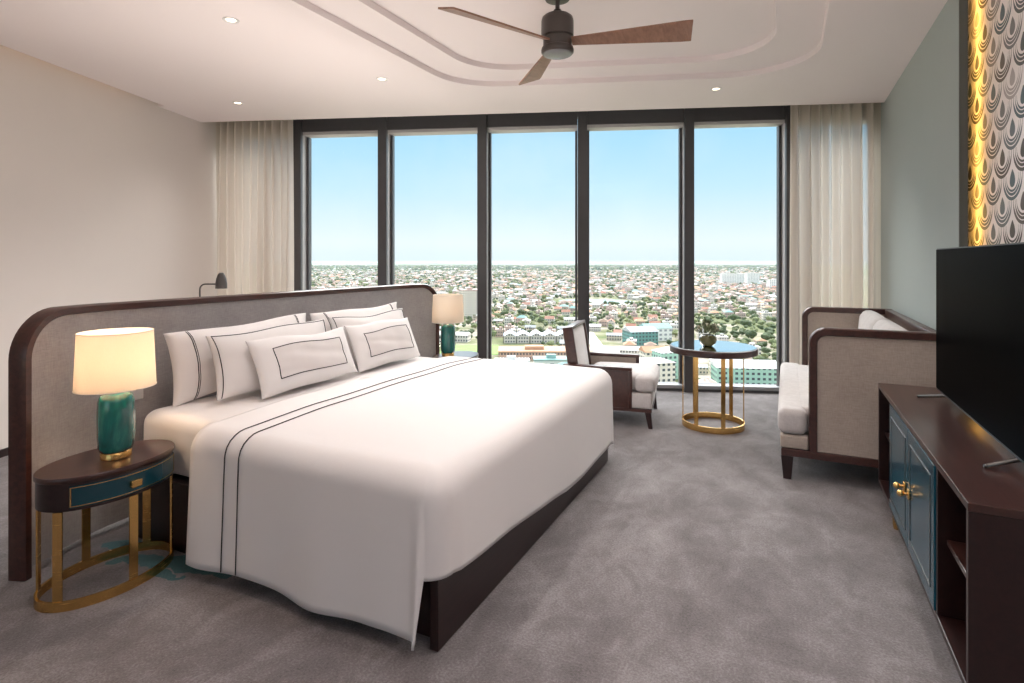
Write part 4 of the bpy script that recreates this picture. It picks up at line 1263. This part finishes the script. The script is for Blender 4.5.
# pale avenue running away beside the chair back
x0, x1 = W(*at(628, 330)), W(*at(588, 600)); b2 = B()
d = (Vector(x1)-Vector(x0)).normalized(); nn = Vector((-d.y, d.x))*5.5
prism(b2, [tuple(Vector(x0)+nn), tuple(Vector(x0)-nn), tuple(Vector(x1)-nn), tuple(Vector(x1)+nn)], GZ+.02, GZ+.25)
struct('road', b2, m_plain('pale_road', (.62, .57, .54), .9, nscale=.2), 'pale avenue beside the armchair back')
for k in range(18):
    f = k/17; X = at(628, 330)[0]*(1-f)+at(588, 600)[0]*f; Y = 330*(1-f)+600*f
    LAND.append((X, Y, 9))
# the lake
bm = B(); x, y = W(*at(596, 1050)); prism(bm, [(x+70*math.cos(2*PI*k/20), y+60*math.sin(2*PI*k/20)) for k in range(20)], GZ+.03, GZ+.3)
struct('water', bm, m_plain('lake_water', (.42, .52, .58), .2), 'grey blue pond among the houses'); LAND.append((*at(596, 1050), 72))
# the park
PARK = [(*at(745, 640), 95), (*at(590, 430), 30), (*at(500, 385), 22), (*at(596, 1150), 40), (*at(655, 395), 14), (*at(620, 1000), 90)]

def free(X, Y, r=10):
    for (a, b, q) in LAND:
        if (X-a)**2+(Y-b)**2 < (q+r)**2: return False
    return True
cells = []
g = math.radians(17)
def sector(d0, d1, pitch, jit):
    n = int(d1*1.3/pitch)
    out = []
    for i in range(-n, n):
        for j in range(0, n*2):
            gx, gy = i*pitch + (4 if (i % 5 == 0) else 0), j*pitch*.85 - d1*.3
            X = gx*math.cos(g)-gy*math.sin(g)+rnd.uniform(-jit, jit); Y = gx*math.sin(g)+gy*math.cos(g)+rnd.uniform(-jit, jit)
            D = Y
            if not (d0 <= D < d1): continue
            a = X/Y*570+512
            if 270 < a < 815: out.append((X, Y, a))
    out.sort(key=lambda c: c[1])
    return out
nh = nt_ = 0
big = Soup(); bigtree = Soup()
ROOFK = list(ROOFS)
wallmats = WALLS; allm = WALLS + [ROOFS[k] for k in ROOFK]
GRID = {}
def claim(X, Y, r):
    i, j = int(X//20), int(Y//20)
    for a in range(i-2, i+3):
        for b in range(j-2, j+3):
            for (x, y, q) in GRID.get((a, b), ()):
                if (x-X)**2+(y-Y)**2 < (q+r)**2: return False
    GRID.setdefault((i, j), []).append((X, Y, r)); return True
def put_tree(X, Y):
    global nt_
    k = 0 if rnd.random() < .55 else 1; s = rnd.uniform(.6, 1.15)
    if not claim(X, Y, 6.2*s*(1+Y/4000)): 
        s *= .6
        if not claim(X, Y, 6.2*s*(1+Y/4000)): return
    if nt_ < 300 and Y < 700 and 300 < X/Y*570+512 < 790: tree_copy(k, X, Y, s); nt_ += 1
    else:
        x, y = W(X, Y)
        tree_soup(bigtree, 5*s*(1+Y/4000), 9*s, rnd, 1, (x, y, GZ), k)
for (d0, d1, pitch) in ((318, 800, 11.), (800, 1700, 14.), (1700, 3800, 24.), (3800, 7500, 52.)):
    for (X, Y, a) in sector(d0, d1, pitch, pitch*.3):
        inpark = any((X-p)**2+(Y-q)**2 < r*r for p, q, r in PARK)
        if not free(X, Y): continue
        dens = smooth_noise(X*.012, Y*.009, 2)
        u = rnd.random()
        if inpark:
            if u < .9: put_tree(X, Y)
            continue
        if u < .17 + .22*dens + (.12 if Y > 1700 else 0) + (.42 if Y > 3800 else 0):
            put_tree(X, Y); continue
        if u > (.965 if Y < 3800 else .82): continue
        si = rnd.choices(range(9), WGT)[0]
        rz = g + rnd.choice((0, PI/2)) + rnd.uniform(-.12, .12)
        sc = (rnd.uniform(.8, 1.1), rnd.uniform(.8, 1.15), rnd.uniform(.7, 1.15))
        q = 1 if Y < 1700 else 1.6 if Y < 3800 else 2.6
        if not claim(X, Y, math.hypot(SPECS[si][2]*sc[0]+1, SPECS[si][3]*sc[1]+1)*.5*q*1.0): 
            put_tree(X, Y); continue
        if nh < 300 and 295 < a < 792:
            house_copy(si, X, Y, rz, sc); nh += 1
        else:
            col, kind, w, l, h, rh = SPECS[si]
            x, y = W(X, Y)
            house_soup(big, w*q, l*q, h, kind, rh, Matrix.Translation((x, y, GZ)) @ Matrix.Rotation(rz+TH, 4, 'Z') @ Matrix.Diagonal((*sc, 1)), si % 3, 3+ROOFK.index(col))
o = big.make('distant_houses', allm); tag(o, 'mass of distant city houses reaching towards the horizon', 'houses', kind='stuff')
o = bigtree.make('distant_trees', FOL); tag(o, 'mass of distant trees between the houses', 'trees', kind='stuff')

# haze over the plain
m, nt, out = new_mat('haze_air')
vsn = nt.nodes.new('ShaderNodeVolumeScatter'); vsn.inputs['Color'].default_value = (.50, .60, .68, 1); vsn.inputs['Density'].default_value = 1/18000; vsn.inputs['Anisotropy'].default_value = .3
nt.links.new(vsn.outputs[0], out.inputs['Volume'])
bm = B(); box(bm, (-14000, 250, GZ-1), (14000, 14000, -12)); 
for v in bm.verts: v.co.xy = W(v.co.x, v.co.y)
o = mk('outside_haze', bm, m); tag(o, 'thin haze over the city towards the horizon', 'haze', kind='stuff')
# ------------------------------------------------------------------ daylight
w = bpy.data.worlds.new('sky'); SC.world = w; w.use_nodes = True
nt = w.node_tree; nt.nodes.clear()
wo = nt.nodes.new('ShaderNodeOutputWorld'); bg = nt.nodes.new('ShaderNodeBackground')
tc = nt.nodes.new('ShaderNodeTexCoord'); sp = nt.nodes.new('ShaderNodeSeparateXYZ'); nt.links.new(tc.outputs['Generated'], sp.inputs[0])
sky = ramp(nt, sp.outputs[2], [(0., (.76, .88, .94)), (.03, (.82, .91, .96)), (.12, (.56, .80, .95)), (.24, (.36, .68, .93)), (.30, (.42, .70, .93)), (.6, (.5, .7, .9))])
st_ = ramp(nt, sp.outputs[2], [(0., (.5,)*3), (.26, (.5,)*3), (.5, (1.,)*3)])
cl_ = noise(nt, tc.outputs['Generated'], 2.2, 5, .6)
sky2 = mixc(nt, mathn(nt, 'MULTIPLY', mathn(nt, 'MAXIMUM', mathn(nt, 'SUBTRACT', cl_, .45), 0), 1.3), sky, (.93, .97, 1.))
nt.links.new(sky2, bg.inputs[0])
SKY_LOW, SKY_BRIGHT = .93, 9.5
# bright sky patch added above the visible sky, to light the room
def rng(v, a, b, lo=0., hi=1.):
    n = nt.nodes.new('ShaderNodeMapRange'); n.interpolation_type = 'SMOOTHSTEP'
    n.inputs['From Min'].default_value = a; n.inputs['From Max'].default_value = b; n.inputs['To Min'].default_value = lo; n.inputs['To Max'].default_value = hi
    nt.links.new(v, n.inputs['Value']); return n.outputs[0]
ahead = mathn(nt, 'ADD', mathn(nt, 'MULTIPLY', sp.outputs[0], -SF), mathn(nt, 'MULTIPLY', sp.outputs[1], CF))
band = mathn(nt, 'MULTIPLY', rng(sp.outputs[2], .29, .42), rng(sp.outputs[2], .95, .75))
patch = mathn(nt, 'MULTIPLY', band, rng(ahead, .1, .5))
nt.links.new(mathn(nt, 'ADD', SKY_LOW, mathn(nt, 'MULTIPLY', patch, SKY_BRIGHT)), bg.inputs[1])
nt.links.new(mixc(nt, patch, sky2, (1., .97, .93)), bg.inputs[0])
nt.links.new(bg.outputs[0], wo.inputs[0])
sd = bpy.data.lights.new('sun', 'SUN'); sd.energy = 1.3; sd.angle = math.radians(3); sd.color = (1, .95, .88)
so = bpy.data.objects.new('sun', sd); COL.objects.link(so); so.rotation_euler = (math.radians(38), 0, math.radians(25.7-150+180))

# ------------------------------------------------------------------ camera and view
cd = bpy.data.cameras.new('camera'); cam = bpy.data.objects.new('camera', cd); COL.objects.link(cam)
cam.location = (0, 0, 1.4); cam.rotation_euler = (PI/2, 0, TH)
cd.sensor_width = 36; cd.lens = 570/1024*36; cd.shift_y = -(341.5-260)/1024; cd.clip_end = 40000; cd.clip_start = .05
SC.camera = cam
vs = SC.view_settings
vs.view_transform = 'Standard'; vs.look = 'None'; vs.exposure = .32; vs.gamma = 1.; vs.use_curve_mapping = False
SC.cycles.use_denoising = True
SC.cycles.max_bounces = 10; SC.cycles.diffuse_bounces = 6; SC.cycles.transparent_max_bounces = 12
SC.cycles.sample_clamp_indirect = 6.
